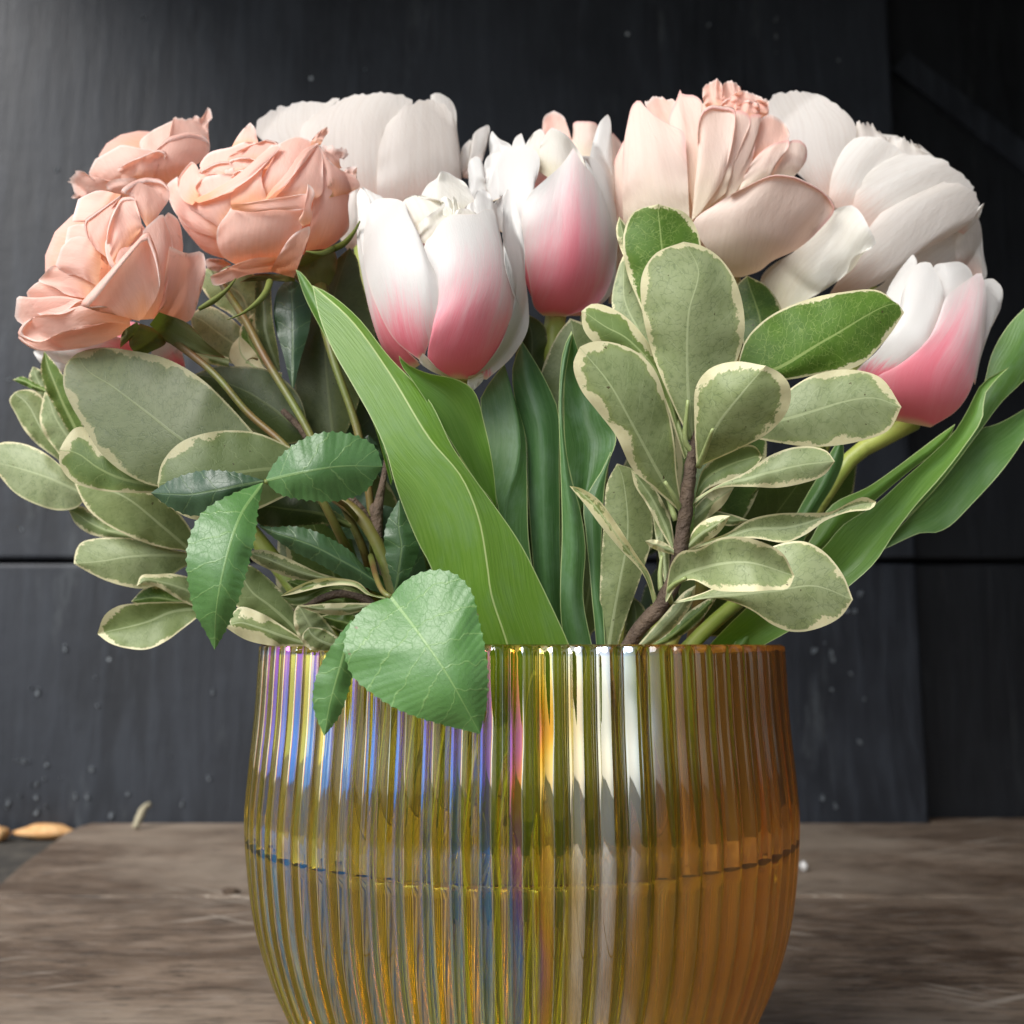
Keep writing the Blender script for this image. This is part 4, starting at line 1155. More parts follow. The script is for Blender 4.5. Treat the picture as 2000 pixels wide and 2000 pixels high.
leaf(tulip, 'J', [(420, 1640), (760, 1250), (1060, 900), (1180, 620), (1240, 400), (1340, 230), (1440, 125), (1540, 20)], [(440, 1660), (860, 1270), (1150, 900), (1300, 700), (1433, 570), (1540, 430), (1560, 200), (1540, 20)], [-30, -28, -24, -20], M['tleaf'], cup=2, light=.55, bloom=.5, nv=36)
leaf(tulip, 'J', [(230, 1740), (560, 1560), (790, 1340), (980, 1100), (1110, 890), (1280, 830), (1433, 745), (1600, 640)], [(250, 1760), (600, 1590), (820, 1495), (880, 1500), (970, 1465), (1110, 1330), (1300, 1120), (1433, 930), (1600, 640)], [-26, -26, -22, -14], M['tleaf'], cup=-2.5, light=.45, bloom=.3, nv=40, nu=19)
leaf(tulip, 'J', [(-150, 1900), (40, 1400), (180, 1150), (260, 1000), (330, 900)], [(-50, 1900), (170, 1380), (280, 1200), (335, 1050), (330, 900)], [-30, -28, -26, -24], M['tleaf'], cup=2, light=.3, bloom=.5, nv=30)

leaf(tulip, 'F', [(1190, 1600), (1195, 1450), (1215, 1330), (1260, 1225)], [(1300, 1600), (1385, 1450), (1400, 1330), (1370, 1225)], [-24, -34, -38, -38], M['tleaf'], cup=3, light=1.0, bloom=1.0, nv=26)
tulip = thing("tulip", "half hidden pink tulip below the leftmost peach rose", "tulip", tuple(at(400, 1270, -15)), TULIPS)
bl = Bloom(tulip, 'E', (620, 20), (460, 190), -12, 13, M['tulip'], pink=.8, shift=0, narrow=0)
bl.behind(4, core=0.6)
bl.petal([(420, 240), (330, 220), (240, 180), (190, 110)], [(460, 150), (400, 90), (300, 60), (190, 110)], k=-2, bulge=1, pink=0.0)
bl.petal([(700, 230), (480, 220), (360, 160), (330, 80)], [(820, 120), (700, 30), (500, 20), (330, 80)], k=2, bulge=2)
bl.petal([(1000, 260), (880, 150), (900, 60), (960, 20)], [(1080, 230), (1060, 120), (1030, 60), (960, 20)], k=2, bulge=1)
tube('stem', 'E', [(700, 150), (900, 450), (1250, 900), (1650, 1400), (2000, 1900), (2300, 2900)], [-10, -10, -14, -20, -20, 10], [2.6, 2.4, 2.5, 2.6], M['tstem'], tulip, n=20)

# ------------------------------------------------------------------ blush roses
rose = thing("rose", "large blush pink rose with ruffled centre at the top right", "rose", tuple(at(1330, 1270, -30)), "blush roses")
bl = Bloom(rose, 'R', (780, 760), (860, 800), -18, 17, M['blush'], age=0)
bl.behind(4, core=0.72)
bl.petal([(30, 1680), (70, 1400), (70, 1100), (60, 700), (140, 500)], [(160, 1700), (180, 1400), (180, 1100), (180, 800), (140, 500)], k=-5, bulge=1)
bl.petal([(480, 500), (330, 300), (300, 225), (372, 174)], [(600, 460), (530, 300), (515, 212), (450, 195), (372, 174)], k=-6, bulge=-2, mat=M['peach'], rag=1.4)
bl.petal([(760, 300), (715, 190), (725, 105), (780, 75), (815, 46)], [(870, 290), (860, 190), (852, 90), (815, 46)], k=-5, bulge=2, mat=M['peach'], rag=.7, ruffle=1.8)
bl.petal([(850, 300), (845, 140), (878, 75), (932, 68)], [(1020, 260), (1000, 150), (975, 100), (932, 68)], k=-6, bulge=-2, mat=M['peach'], rag=.7, ruffle=1.8)
bl.petal([(900, 320), (900, 210), (960, 145), (1020, 140)], [(1140, 330), (1195, 270), (1150, 195), (1090, 165), (1020, 140)], k=-4, bulge=2, mat=M['peach'], rag=.7, ruffle=2.0)
bl.petal([(830, 330), (850, 230), (900, 190), (940, 185)], [(970, 330), (960, 240), (940, 185)], k=-3, bulge=1.5, mat=M['peach'], ruffle=1.2, lip=6)
bl.petal([(950, 340), (970, 240), (1040, 200), (1080, 210)], [(1110, 360), (1130, 280), (1120, 230), (1080, 210)], k=-2.5, bulge=1.5, mat=M['peach'], ruffle=1.4, lip=6)
bl.petal([(1040, 360), (1100, 260), (1150, 205), (1185, 195)], [(1190, 340), (1196, 260), (1185, 195)], k=-4.5, bulge=1, mat=M['peach'], rag=1.4)
bl.petal([(1080, 700), (1080, 500), (1110, 400), (1150, 330), (1200, 308)], [(1180, 660), (1270, 560), (1345, 490), (1325, 400), (1265, 338), (1200, 308)], k=-3, bulge=-2, mat=M['peach'])
bl.petal([(1160, 820), (1230, 690), (1300, 560), (1355, 500), (1420, 495)], [(1360, 780), (1440, 690), (1470, 630), (1465, 540), (1420, 495)], k=-4, bulge=1.5)
bl.petal([(960, 900), (1050, 690), (1140, 580), (1250, 515), (1345, 492)], [(1180, 820), (1240, 690), (1300, 610), (1340, 540), (1345, 492)], k=-1.5, bulge=1.5)
bl.petal([(650, 1070), (610, 700), (590, 470), (468, 375), (525, 200), (552, 126)], [(760, 950), (720, 700), (700, 400), (705, 210), (640, 168), (570, 165), (552, 126)], k=-2.5, bulge=1.5, tip=1)
bl.petal([(650, 1070), (860, 800), (930, 600), (970, 470), (1040, 340), (1080, 305)], [(920, 930), (1020, 760), (1085, 600), (1115, 400), (1145, 318), (1080, 305)], k=-1.5, bulge=1.5)
bl.petal([(640, 1080), (780, 820), (850, 600), (900, 400), (950, 280)], [(880, 880), (950, 650), (1010, 500), (1065, 340), (1010, 285), (950, 280)], k=-.2, bulge=1.5)
bl.petal([(635, 1080), (655, 850), (680, 560), (684, 380), (720, 275), (780, 238)], [(700, 1020), (850, 800), (920, 560), (955, 340), (945, 265), (860, 250), (780, 238)], k=1, bulge=2, tip=1.5, lip=8)
bl.petal([(140, 1200), (133, 800), (138, 560), (178, 330), (203, 245), (252, 196)], [(620, 1100), (612, 900), (596, 600), (575, 440), (480, 385), (390, 330), (312, 268), (252, 196)], k=1.2, bulge=3.5, tip=0, nv=32)
bl.petal([(920, 1490), (720, 1250), (645, 1100), (820, 955), (1040, 830), (1230, 748), (1375, 758)], [(1000, 1490), (1130, 1445), (1220, 1375), (1400, 1290), (1570, 1140), (1675, 985), (1600, 878), (1480, 803), (1375, 758)], k=4, bulge=5, tip=1, nv=36, nu=21, lip=5)
tube('stem', 'R', [(900, 1400), (940, 1700), (930, 2300), (820, 3000), (700, 3800), (500, 5000)], [-14, -18, -24, -24, -15, 5], [3, 2.2, 2.0, 2.0], M['rstem'], rose, n=20)

rose = thing("rose", "pale pink rose mostly hidden behind the centre tulip", "rose", tuple(at(1100, 1270, 10)), "blush roses")
bl = Bloom(rose, 'C', (1020, 700), (290, 480), 14, 16, M['blush'], age=0)
bl.behind(4, core=0.7)
bl.petal([(740, 560), (735, 340), (752, 268), (815, 232)], [(960, 520), (905, 330), (880, 272), (815, 232)], k=-3, bulge=-2, mat=M['peach'])
bl.petal([(900, 560), (945, 390), (950, 315), (1050, 305)], [(1130, 560), (1120, 400), (1105, 320), (1050, 305)], k=0, bulge=1)
bl.petal([(1160, 1250), (1200, 800), (1200, 480), (1210, 375)], [(1290, 1250), (1300, 800), (1295, 490), (1250, 420), (1210, 375)], k=1, bulge=1)
tube('stem', 'C', [(1050, 1180), (1040, 1700), (1000, 2600), (900, 4000)], [14, 10, 0, 10], [2.2, 2, 2], M['rstem'], rose, n=14)

# ------------------------------------------------------------------ white ranunculus
RAN = "white ranunculus at the back"
fl = thing("ranunculus", "broad white ranunculus behind the peach roses at the upper left", "ranunculus", tuple(at(800, 1270, 10)), RAN)
bl = Bloom(fl, 'B', (760, 560), (640, 520), 10, 10, M['white'], age=0)
bl.behind(4, core=0.72)
bl.petal([(520, 620), (260, 430), (135, 300), (230, 203), (390, 153), (560, 143)], [(620, 560), (480, 380), (440, 290), (520, 200), (640, 130), (560, 143)], k=-3, bulge=-2, tip=-1, rag=1.4)
bl.petal([(640, 760), (480, 520), (405, 340), (435, 260), (560, 185), (660, 128), (790, 98), (890, 92)], [(860, 800), (880, 450), (920, 300), (990, 210), (1060, 150), (1000, 108), (890, 92)], k=0, bulge=2.5, rag=1, nv=30)
bl.petal([(1000, 760), (1150, 500), (1200, 250), (1160, 110), (1205, 88)], [(1345, 700), (1335, 450), (1315, 300), (1308, 190), (1280, 135), (1205, 88)], k=-1, bulge=1)
bl.petal([(850, 800), (858, 450), (885, 320), (960, 220), (1060, 150), (1140, 130)], [(1340, 760), (1325, 450), (1300, 260), (1240, 160), (1140, 130)], k=1.8, bulge=2.5, tip=0, nv=30, rag=1.4)
bl.petal([(690, 1020), (620, 900), (640, 760), (730, 640)], [(760, 950), (770, 820), (765, 700), (730, 640)], k=4, bulge=1)
bl.petal([(190, 690), (172, 560), (188, 480), (240, 428)], [(225, 700), (238, 560), (255, 450), (240, 428)], frame='C', k=-2, bulge=.5)
bl.petal([(200, 700), (240, 520), (268, 385), (362, 326)], [(310, 620), (352, 480), (374, 345), (362, 326)], frame='C', k=0, bulge=.8)
tube('stem', 'B', [(760, 950), (800, 1400), (860, 2000), (900, 3000)], [12, 8, 5, 0], [2.6, 2.4, 2.4], M['tstem'], fl, n=14)

fl = thing("ranunculus", "broad white ranunculus with many papery petals at the upper right", "ranunculus", tuple(at(1420, 1270, 0)), RAN)
bl = Bloom(fl, 'D', (990, 640), (640, 620), 4, 14, M['white'], age=0)
bl.behind(4, core=0.6)
bl.petal([(1000, 520), (960, 420), (1030, 335), (1150, 335)], [(1360, 560), (1340, 470), (1250, 385), (1150, 335)], k=-8, bulge=-1, rag=3, ruffle=1.2)
bl.petal([(780, 520), (850, 360), (880, 275), (895, 248), (960, 248)], [(1080, 460), (1060, 360), (1020, 300), (960, 248)], k=-5, bulge=1, rag=2, ruffle=1.4)
bl.petal([(740, 690), (640, 580), (540, 490), (425, 330), (397, 200), (430, 108), (540, 76)], [(760, 680), (795, 520), (840, 400), (890, 320), (875, 240), (785, 150), (680, 93), (540, 76)], k=-2, bulge=2.5, tip=1, nv=34, nu=19, rag=1.2)
bl.petal([(735, 690), (758, 530), (808, 410), (860, 340), (935, 322), (1010, 326)], [(880, 740), (960, 570), (1070, 480), (1145, 425), (1090, 365), (1010, 326)], k=-.5, bulge=2, tip=-1)
bl.petal([(860, 740), (900, 600), (980, 495), (1080, 437), (1180, 416), (1285, 426)], [(970, 880), (1070, 740), (1230, 640), (1400, 610), (1530, 610), (1450, 520), (1375, 462), (1285, 426)], k=.5, bulge=2.5, tip=-1, rag=1.6, nv=32)
bl.petal([(1100, 1080), (1280, 910), (1430, 840), (1535, 735)], [(1360, 1180), (1530, 1110), (1590, 1080), (1575, 950), (1560, 800), (1535, 735)], k=-5, bulge=1)
bl.petal([(1430, 1040), (1425, 880), (1465, 800), (1540, 735)], [(1570, 1080), (1565, 950), (1560, 830), (1540, 735)], k=-3.5, bulge=1.5, rag=1.4)
bl.petal([(1400, 820), (1480, 770), (1540, 710), (1580, 678)], [(1470, 850), (1545, 770), (1580, 678)], k=-2.5, bulge=1, tip=1)
bl.petal([(740, 1180), (870, 970), (955, 820), (1060, 700), (1170, 638), (1290, 583), (1420, 573), (1500, 598)], [(737, 1185), (905, 1160), (1080, 1080), (1220, 955), (1435, 835), (1535, 735), (1545, 650), (1500, 598)], k=2.0, bulge=3, tip=-1, nv=36, nu=21, rag=1.4)
bl.petal([(760, 1280), (850, 1200), (1000, 1140), (1130, 1020)], [(1000, 1300), (1130, 1200), (1180, 1100), (1130, 1020)], k=-3, bulge=1)
bl.petal([(430, 1260), (375, 1090), (450, 1005), (600, 925), (720, 805), (780, 713), (862, 690)], [(480, 1262), (620, 1205), (740, 1135), (835, 1060), (872, 975), (995, 905), (962, 820), (905, 720), (862, 690)], k=12, base=4, tip=3, tilt=-5.0, bulge=3, ruffle=1.6, nv=32, nu=19, mat=M['cream_heart'])
tube('stem', 'D', [(980, 1150), (900, 1500), (700, 2000), (300, 2900)], [14, 8, 0, -5], [2.8, 2.4, 2.4], M['tstem'], fl, n=14)

for b_ in BLOOMS:
    b_.backs()

# ------------------------------------------------------------------ variegated foliage
SPRIGS = "variegated leafy sprigs"
sp = thing("leafy_sprig", "brown twig of round cream edged leaves at the front right of the vase", "foliage", tuple(at(1240, 1262, -55)), SPRIGS)
tube('branch', 'H', [(640, 2500), (760, 2150), (890, 1850), (975, 1720), (1080, 1605), (1150, 1470), (1190, 1260), (1222, 1000), (1246, 820), (1272, 655)], [-40, -48, -54, -57, -60, -62, -64, -65, -66, -66], [1.9, 1.8, 1.7, 1.7, 1.9, 1.8, 1.7, 1.5, .9], M['bark'], sp, n=60, seg=11, bumpy=.06)
V_ = M['vleaf']
ST = [([(1300, 830), (1297, 790), (1290, 740)], [-66, -67, -68], 'F'), ([(1318, 880), (1330, 850), (1345, 810)], [-68, -74, -80], 'F'), ([(1195, 1112), (1150, 1020), (1100, 940)], [-64, -68, -70], 'H'),
      ([(1130, 1590), (1125, 1520), (1210, 1460)], [-62, -70, -76], 'H'), ([(1060, 1625), (1030, 1520), (1010, 1440)], [-60, -62, -62], 'H'), ([(1080, 1530), (1075, 1430), (1085, 1340)], [-60, -60, -60], 'H'),
      ([(1160, 1150), (1110, 1000), (1080, 860)], [-64, -64, -63], 'H'), ([(1240, 830), (1175, 640), (1140, 520)], [-65, -64, -63], 'H'), ([(1265, 790), (1215, 740), (1225, 500)], [-66, -68, -70], 'H')]
for P_, d_, f_ in ST:
    tube('leaf_stalk', f_, P_, d_, [.75, .6, .4], M['petiole'], sp, n=10, seg=7)
leaf(sp, 'F', [(1240, 650), (1205, 570), (1182, 510), (1176, 445), (1195, 400), (1242, 385)], [(1300, 650), (1322, 520), (1319, 445), (1293, 402), (1242, 385)], [-60, -62, -64], V_, cup=2, top=1.0, cream=.55, dark=.0)
leaf(sp, 'F', [(1265, 780), (1190, 640), (1155, 580), (1165, 510), (1182, 468)], [(1285, 720), (1235, 640), (1205, 560), (1182, 468)], [-60, -58, -56], V_, cup=1, top=0, cream=.2, dark=0)
leaf(sp, 'F', [(1200, 520), (1175, 480), (1162, 435), (1168, 408)], [(1225, 520), (1200, 470), (1185, 430), (1168, 408)], [-58, -57, -57], V_, cup=1, top=.2, cream=.6, dark=0)
leaf(sp, 'H', [(1205, 820), (1050, 410), (850, 235), (720, 192), (660, 115), (650, 22)], [(1220, 800), (1142, 440), (1062, 270), (920, 78), (795, -4), (705, -18), (650, 22)], [-62, -66, -70, -70], V_, cup=2, top=.6, cream=1.0, dark=.0)
leaf(sp, 'F', [(1302, 832), (1268, 760), (1230, 665), (1211, 580), (1211, 520), (1237, 478), (1290, 456)], [(1308, 832), (1340, 760), (1386, 690), (1405, 620), (1392, 540), (1362, 490), (1325, 464), (1290, 456)], [-66, -71, -76, -78], V_, cup=2.5, top=0, cream=.75, dark=0, nv=40, nu=19, mid=[(1305, 832), (1297, 700), (1300, 590), (1318, 510), (1290, 456)])
leaf(sp, 'H', [(1195, 1115), (1050, 985), (925, 870), (835, 690), (735, 560), (645, 440), (606, 310), (640, 215)], [(1205, 1105), (1168, 930), (1150, 720), (1110, 520), (1040, 330), (930, 230), (790, 185), (700, 188), (640, 215)], [-64, -72, -78, -80], V_, cup=2, top=.15, cream=1.15, dark=0, nv=40, nu=19, mid=[(1198, 1112), (1060, 880), (930, 640), (800, 410), (640, 215)])
leaf(sp, 'F', [(1400, 705), (1470, 717), (1550, 705), (1620, 690), (1672, 640), (1706, 590)], [(1391, 690), (1408, 640), (1450, 598), (1520, 566), (1590, 551), (1660, 549), (1706, 590)], [-60, -62, -62, -58], V_, cup=2.5, top=1.0, cream=.5, dark=0, mid=[(1398, 708), (1458, 698), (1560, 640), (1690, 573), (1706, 590)], nv=40, nu=19)
leaf(sp, 'F', [(1392, 820), (1460, 834), (1540, 843), (1620, 833), (1677, 811), (1701, 768)], [(1392, 800), (1465, 752), (1530, 710), (1600, 697), (1662, 713), (1701, 768)], [-64, -68, -70], V_, cup=2, top=.1, cream=.8, dark=.2, nv=40, nu=19, mid=[(1392, 812), (1490, 788), (1640, 750), (1701, 768)])
leaf(sp, 'F', [(1314, 880), (1310, 790), (1313, 730), (1337, 697), (1385, 682), (1445, 690)], [(1324, 878), (1392, 848), (1452, 815), (1488, 770), (1490, 728), (1472, 704), (1445, 690)], [-68, -78, -84, -86], V_, cup=2.5, top=0, cream=.85, dark=0, nv=40, nu=19, mid=[(1318, 880), (1350, 808), (1400, 742), (1445, 690)])
leaf(sp, 'I', [(140, 1140), (200, 1050), (320, 1000), (440, 950), (487, 880)], [(150, 1080), (185, 950), (265, 870), (380, 823), (450, 828), (487, 880)], [-63, -62, -62], V_, cup=-2, top=.5, cream=.5, dark=.3)
leaf(sp, 'I', [(140, 1120), (260, 1042), (420, 1032), (560, 1037), (690, 1014), (795, 975), (852, 905)], [(150, 1090), (270, 1020), (400, 960), (520, 878), (640, 834), (740, 830), (812, 853), (852, 905)], [-65, -72, -76, -76], V_, cup=1.5, top=.1, cream=.4, dark=0, nv=38)
leaf(sp, 'I', [(100, 1360), (190, 1315), (270, 1262), (327, 1178)], [(110, 1320), (140, 1250), (200, 1198), (270, 1176), (327, 1178)], [-64, -70, -72], V_, cup=1.5, top=0, cream=.6, dark=0)
leaf(sp, 'I', [(140, 1250), (200, 1200), (290, 1125), (345, 1035)], [(150, 1130), (200, 1080), (260, 1038), (345, 1035)], [-62, -62, -62], V_, cup=1, top=.2, cream=1.0, dark=.3)
leaf(sp, 'I', [(140, 1180), (240, 1210), (330, 1230), (420, 1200)], [(150, 1150), (240, 1150), (330, 1170), (420, 1200)], [-60, -60, -60], V_, cup=1, top=.3, cream=.4, dark=.5)
leaf(sp, 'I', [(100, 1360), (300, 1300), (450, 1292), (600, 1312), (705, 1272), (805, 1202), (920, 1160), (1040, 1142), (1060, 1108)], [(110, 1330), (300, 1270), (420, 1198), (560, 1167), (720, 1163), (830, 1158), (930, 1108), (1000, 1083), (1060, 1108)], [-62, -64, -66, -68], V_, cup=-1.5, top=.0, cream=.4, dark=.05, nv=40)
leaf(sp, 'I', [(40, 1625), (150, 1592), (300, 1602), (430, 1652), (540, 1727), (640, 1762), (760, 1747), (880, 1687), (943, 1600)], [(40, 1610), (200, 1560), (350, 1480), (470, 1370), (580, 1318), (690, 1306), (790, 1353), (890, 1470), (943, 1600)], [-62, -70, -76, -74], V_, cup=2.5, top=0, cream=.8, dark=0, nv=44, nu=19, mid=[(40, 1618), (300, 1580), (560, 1552), (750, 1530), (943, 1600)])
leaf(sp, 'I', [(2, 1615), (60, 1530), (130, 1500), (250, 1552), (400, 1560), (530, 1552), (617, 1542), (649, 1480)], [(-2, 1595), (28, 1420), (80, 1358), (170, 1343), (270, 1290), (370, 1283), (480, 1308), (590, 1368), (649, 1480)], [-66, -78, -86, -86], V_, cup=-2.5, top=0, cream=.6, dark=.1, nv=40, nu=19, ruffle=1.0, mid=[(0, 1605), (50, 1500), (150, 1450), (400, 1410), (649, 1480)])
leaf(sp, 'H', [(970, 1850), (1080, 1785), (1180, 1695), (1252, 1582), (1267, 1498)], [(930, 1850), (1060, 1700), (1130, 1618), (1200, 1538), (1267, 1498)], [-54, -56, -56], V_, cup=1, top=.1, cream=.3, dark=0)
leaf(sp, 'H', [(1000, 1850), (1150, 1795), (1290, 1692), (1385, 1560)], [(970, 1850), (1100, 1765), (1230, 1640), (1385, 1540)], [-50, -50, -50], V_, cup=1, top=.9, cream=.2, dark=.4)
leaf(sp, 'H', [(1150, 1335), (1080, 1318), (1020, 1292), (993, 1260)], [(1148, 1302), (1085, 1262), (1030, 1252), (993, 1260)], [-66, -68, -70], V_, cup=.8, top=0, cream=1.2, dark=0)
leaf(sp, 'H', [(1140, 1310), (1075, 1200), (1000, 1060), (938, 960), (918, 878)], [(1152, 1290), (1132, 1150), (1062, 1000), (990, 908), (918, 878)], [-60, -60, -59], V_, cup=1, top=.2, cream=.5, dark=.2)
leaf(sp, 'H', [(1100, 1500), (1060, 1300), (1030, 1100), (1020, 1000)], [(1120, 1500), (1125, 1350), (1110, 1150), (1020, 1000)], [-56, -55, -54], V_, cup=1, top=.0, cream=.2, dark=.2)
leaf(sp, 'H', [(1050, 1630), (985, 1445), (860, 1305), (760, 1185), (670, 1065), (585, 963)], [(1062, 1625), (1018, 1440), (950, 1338), (835, 1160), (735, 1030), (642, 974), (585, 963)], [-60, -66, -70, -70], V_, cup=-2, top=.1, cream=.9, dark=0, nv=38)
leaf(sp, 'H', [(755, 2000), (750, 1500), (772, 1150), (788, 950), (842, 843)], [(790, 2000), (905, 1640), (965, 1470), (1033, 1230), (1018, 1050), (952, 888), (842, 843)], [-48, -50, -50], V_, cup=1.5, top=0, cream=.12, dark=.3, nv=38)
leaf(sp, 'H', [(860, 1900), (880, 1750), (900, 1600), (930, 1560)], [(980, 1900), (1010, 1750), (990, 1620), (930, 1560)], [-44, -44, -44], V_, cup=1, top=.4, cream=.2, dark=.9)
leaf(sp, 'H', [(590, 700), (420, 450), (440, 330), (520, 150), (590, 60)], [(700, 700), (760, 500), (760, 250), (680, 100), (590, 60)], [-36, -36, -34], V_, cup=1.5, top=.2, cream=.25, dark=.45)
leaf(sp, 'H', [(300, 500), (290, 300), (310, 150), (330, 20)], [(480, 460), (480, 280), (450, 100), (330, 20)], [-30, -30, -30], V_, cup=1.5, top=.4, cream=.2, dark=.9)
leaf(sp, 'D', [(300, 1500), (240, 1300), (230, 1150), (300, 1070)], [(480, 1500), (500, 1300), (420, 1140), (300, 1070)], [-28, -26, -22], V_, cup=1.5, top=1, cream=.4, dark=.75)

sp = thing("leafy_sprig", "pale green cream edged leaves sticking out at the far left", "foliage", tuple(at(480, 1262, -25)), SPRIGS)
tube('branch', 'E', [(1900, 2600), (1600, 1900), (1350, 1500), (1180, 1290), (900, 1000), (500, 850), (420, 500), (300, 350)], [5, -14, -22, -26, -22, -16, -12, -10], [1.6, 1.5, 1.4, 1.3, 1.1, .8, .6], M['bark'], sp, n=30)
leaf(sp, 'E', [(500, 960), (442, 1016), (330, 1030), (200, 992), (90, 932), (5, 840), (-60, 745)], [(490, 920), (420, 850), (340, 760), (230, 680), (110, 638), (0, 640), (-60, 700), (-60, 745)], [-18, -20, -18, -14], V_, cup=2.5, top=.05, cream=.3, dark=0, mid=[(495, 940), (300, 850), (120, 790), (-60, 745)])
leaf(sp, 'E', [(420, 820), (330, 732), (210, 642), (140, 562), (90, 470), (53, 388), (85, 345)], [(440, 790), (380, 640), (300, 500), (250, 380), (190, 333), (120, 332), (85, 345)], [-8, -10, -10], V_, cup=2, top=.05, cream=.3, dark=0)
leaf(sp, 'E', [(400, 780), (310, 662), (253, 582), (230, 500), (238, 430), (258, 345)], [(530, 660), (470, 540), (400, 430), (330, 355), (258, 345)], [-14, -16, -16], V_, cup=2, top=.1, cream=.35, dark=0)
leaf(sp, 'E', [(400, 580), (300, 402), (253, 300), (236, 200), (256, 106)], [(490, 560), (415, 380), (372, 260), (312, 170), (256, 106)], [-20, -22, -22], V_, cup=-1.5, top=.75, cream=.1, dark=0)
leaf(sp, 'E', [(260, 350), (200, 332), (130, 302), (72, 272)], [(265, 320), (200, 288), (130, 254), (72, 272)], [-4, -4, -3], V_, cup=1, top=.9, cream=.0, dark=0)
leaf(sp, 'E', [(280, 400), (200, 330), (168, 260), (190, 195)], [(300, 360), (270, 280), (240, 220), (190, 195)], [2, 2, 2], V_, cup=1, top=.2, cream=.2, dark=.1)
leaf(sp, 'E', [(770, 1200), (640, 1192), (520, 1167), (438, 1107), (398, 1028)], [(780, 1160), (640, 1110), (540, 1045), (470, 1005), (398, 1028)], [-14, -14, -12], V_, cup=1.5, top=.4, cream=.3, dark=.1)
leaf(sp, 'E', [(1160, 1340), (1080, 1270), (980, 1254), (850, 1222), (720, 1167), (600, 1102), (500, 1012), (432, 875)], [(1190, 1300), (1112, 1150), (1042, 1050), (950, 968), (850, 918), (680, 903), (540, 886), (432, 875)], [-26, -32, -34, -32], V_, cup=2, top=.15, cream=.45, dark=0, nv=40, mid=[(1175, 1325), (950, 1130), (700, 940), (432, 875)])
leaf(sp, 'E', [(1160, 1320), (1050, 1372), (960, 1432), (850, 1483), (720, 1470), (600, 1432), (500, 1382), (428, 1340)], [(1160, 1285), (980, 1253), (830, 1203), (680, 1188), (560, 1193), (470, 1218), (438, 1270), (428, 1340)], [-22, -28, -30, -28], V_, cup=2, top=.05, cream=.3, dark=.05, mid=[(1160, 1300), (950, 1290), (750, 1300), (600, 1325), (428, 1340)])
leaf(sp, 'E', [(1250, 1620), (1110, 1582), (1020, 1537), (920, 1477), (840, 1467), (792, 1472)], [(1250, 1450), (1090, 1416), (1000, 1398), (900, 1402), (820, 1408), (792, 1472)], [-26, -30, -32], V_, cup=2, top=.2, cream=.5, dark=.1)
leaf(sp, 'E', [(1180, 1600), (1000, 1600), (850, 1600), (760, 1560)], [(1180, 1560), (1000, 1505), (900, 1470), (840, 1480), (760, 1560)], [-22, -24, -24], V_, cup=1.5, top=.85, cream=.2, dark=.1)
leaf(sp, 'E', [(1200, 1610), (1070, 1712), (960, 1792), (850, 1838), (720, 1828), (630, 1797), (565, 1748)], [(1200, 1580), (1060, 1562), (930, 1562), (800, 1568), (680, 1588), (607, 1640), (565, 1748)], [-24, -28, -28], V_, cup=-2.5, top=.25, cream=.6, dark=.1, nv=38, mid=[(1200, 1595), (1000, 1620), (850, 1680), (565, 1748)])

sp = thing("leafy_sprig", "large olive leaves with cream edges under the leftmost peach rose", "foliage", tuple(at(600, 1262, -40)), SPRIGS)
tube('branch', 'G', [(1250, 2400), (1080, 1750), (950, 1250), (850, 1000), (640, 760), (450, 450), (330, 330)], [0, -38, -46, -48, -50, -44, -40], [1.7, 1.6, 1.5, 1.2, .8], M['bark'], sp, n=30)
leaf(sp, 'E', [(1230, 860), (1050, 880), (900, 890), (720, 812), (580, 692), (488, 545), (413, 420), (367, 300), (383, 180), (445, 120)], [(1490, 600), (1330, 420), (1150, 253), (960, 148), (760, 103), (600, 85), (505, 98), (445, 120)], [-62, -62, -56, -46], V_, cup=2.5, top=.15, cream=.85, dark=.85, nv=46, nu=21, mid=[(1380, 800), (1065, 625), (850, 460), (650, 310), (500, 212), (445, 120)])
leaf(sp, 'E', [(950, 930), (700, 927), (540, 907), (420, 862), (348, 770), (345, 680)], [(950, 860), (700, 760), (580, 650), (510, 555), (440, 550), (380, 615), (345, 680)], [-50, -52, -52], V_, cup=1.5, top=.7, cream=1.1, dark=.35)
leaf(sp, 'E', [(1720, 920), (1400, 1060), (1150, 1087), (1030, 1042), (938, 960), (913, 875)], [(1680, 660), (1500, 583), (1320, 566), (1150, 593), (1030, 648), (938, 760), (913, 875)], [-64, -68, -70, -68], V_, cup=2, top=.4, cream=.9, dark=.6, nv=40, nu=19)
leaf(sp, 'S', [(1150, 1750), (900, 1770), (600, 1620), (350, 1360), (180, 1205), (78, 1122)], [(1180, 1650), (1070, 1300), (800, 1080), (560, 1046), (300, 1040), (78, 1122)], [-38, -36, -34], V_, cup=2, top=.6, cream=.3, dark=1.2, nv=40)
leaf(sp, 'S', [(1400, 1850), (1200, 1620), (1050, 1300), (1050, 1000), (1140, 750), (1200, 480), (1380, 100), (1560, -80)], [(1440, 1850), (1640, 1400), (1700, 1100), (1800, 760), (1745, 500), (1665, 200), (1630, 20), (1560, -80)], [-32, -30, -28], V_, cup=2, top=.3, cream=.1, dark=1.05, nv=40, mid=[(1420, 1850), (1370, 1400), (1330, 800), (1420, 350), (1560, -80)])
leaf(sp, 'S', [(1010, 1240), (925, 900), (855, 650), (845, 480), (895, 300), (1010, 200)], [(1035, 1240), (1095, 980), (1175, 700), (1195, 500), (1125, 310), (1010, 200)], [-40, -38, -36], M['rleaf'], cup=1.5, dark=1.3)
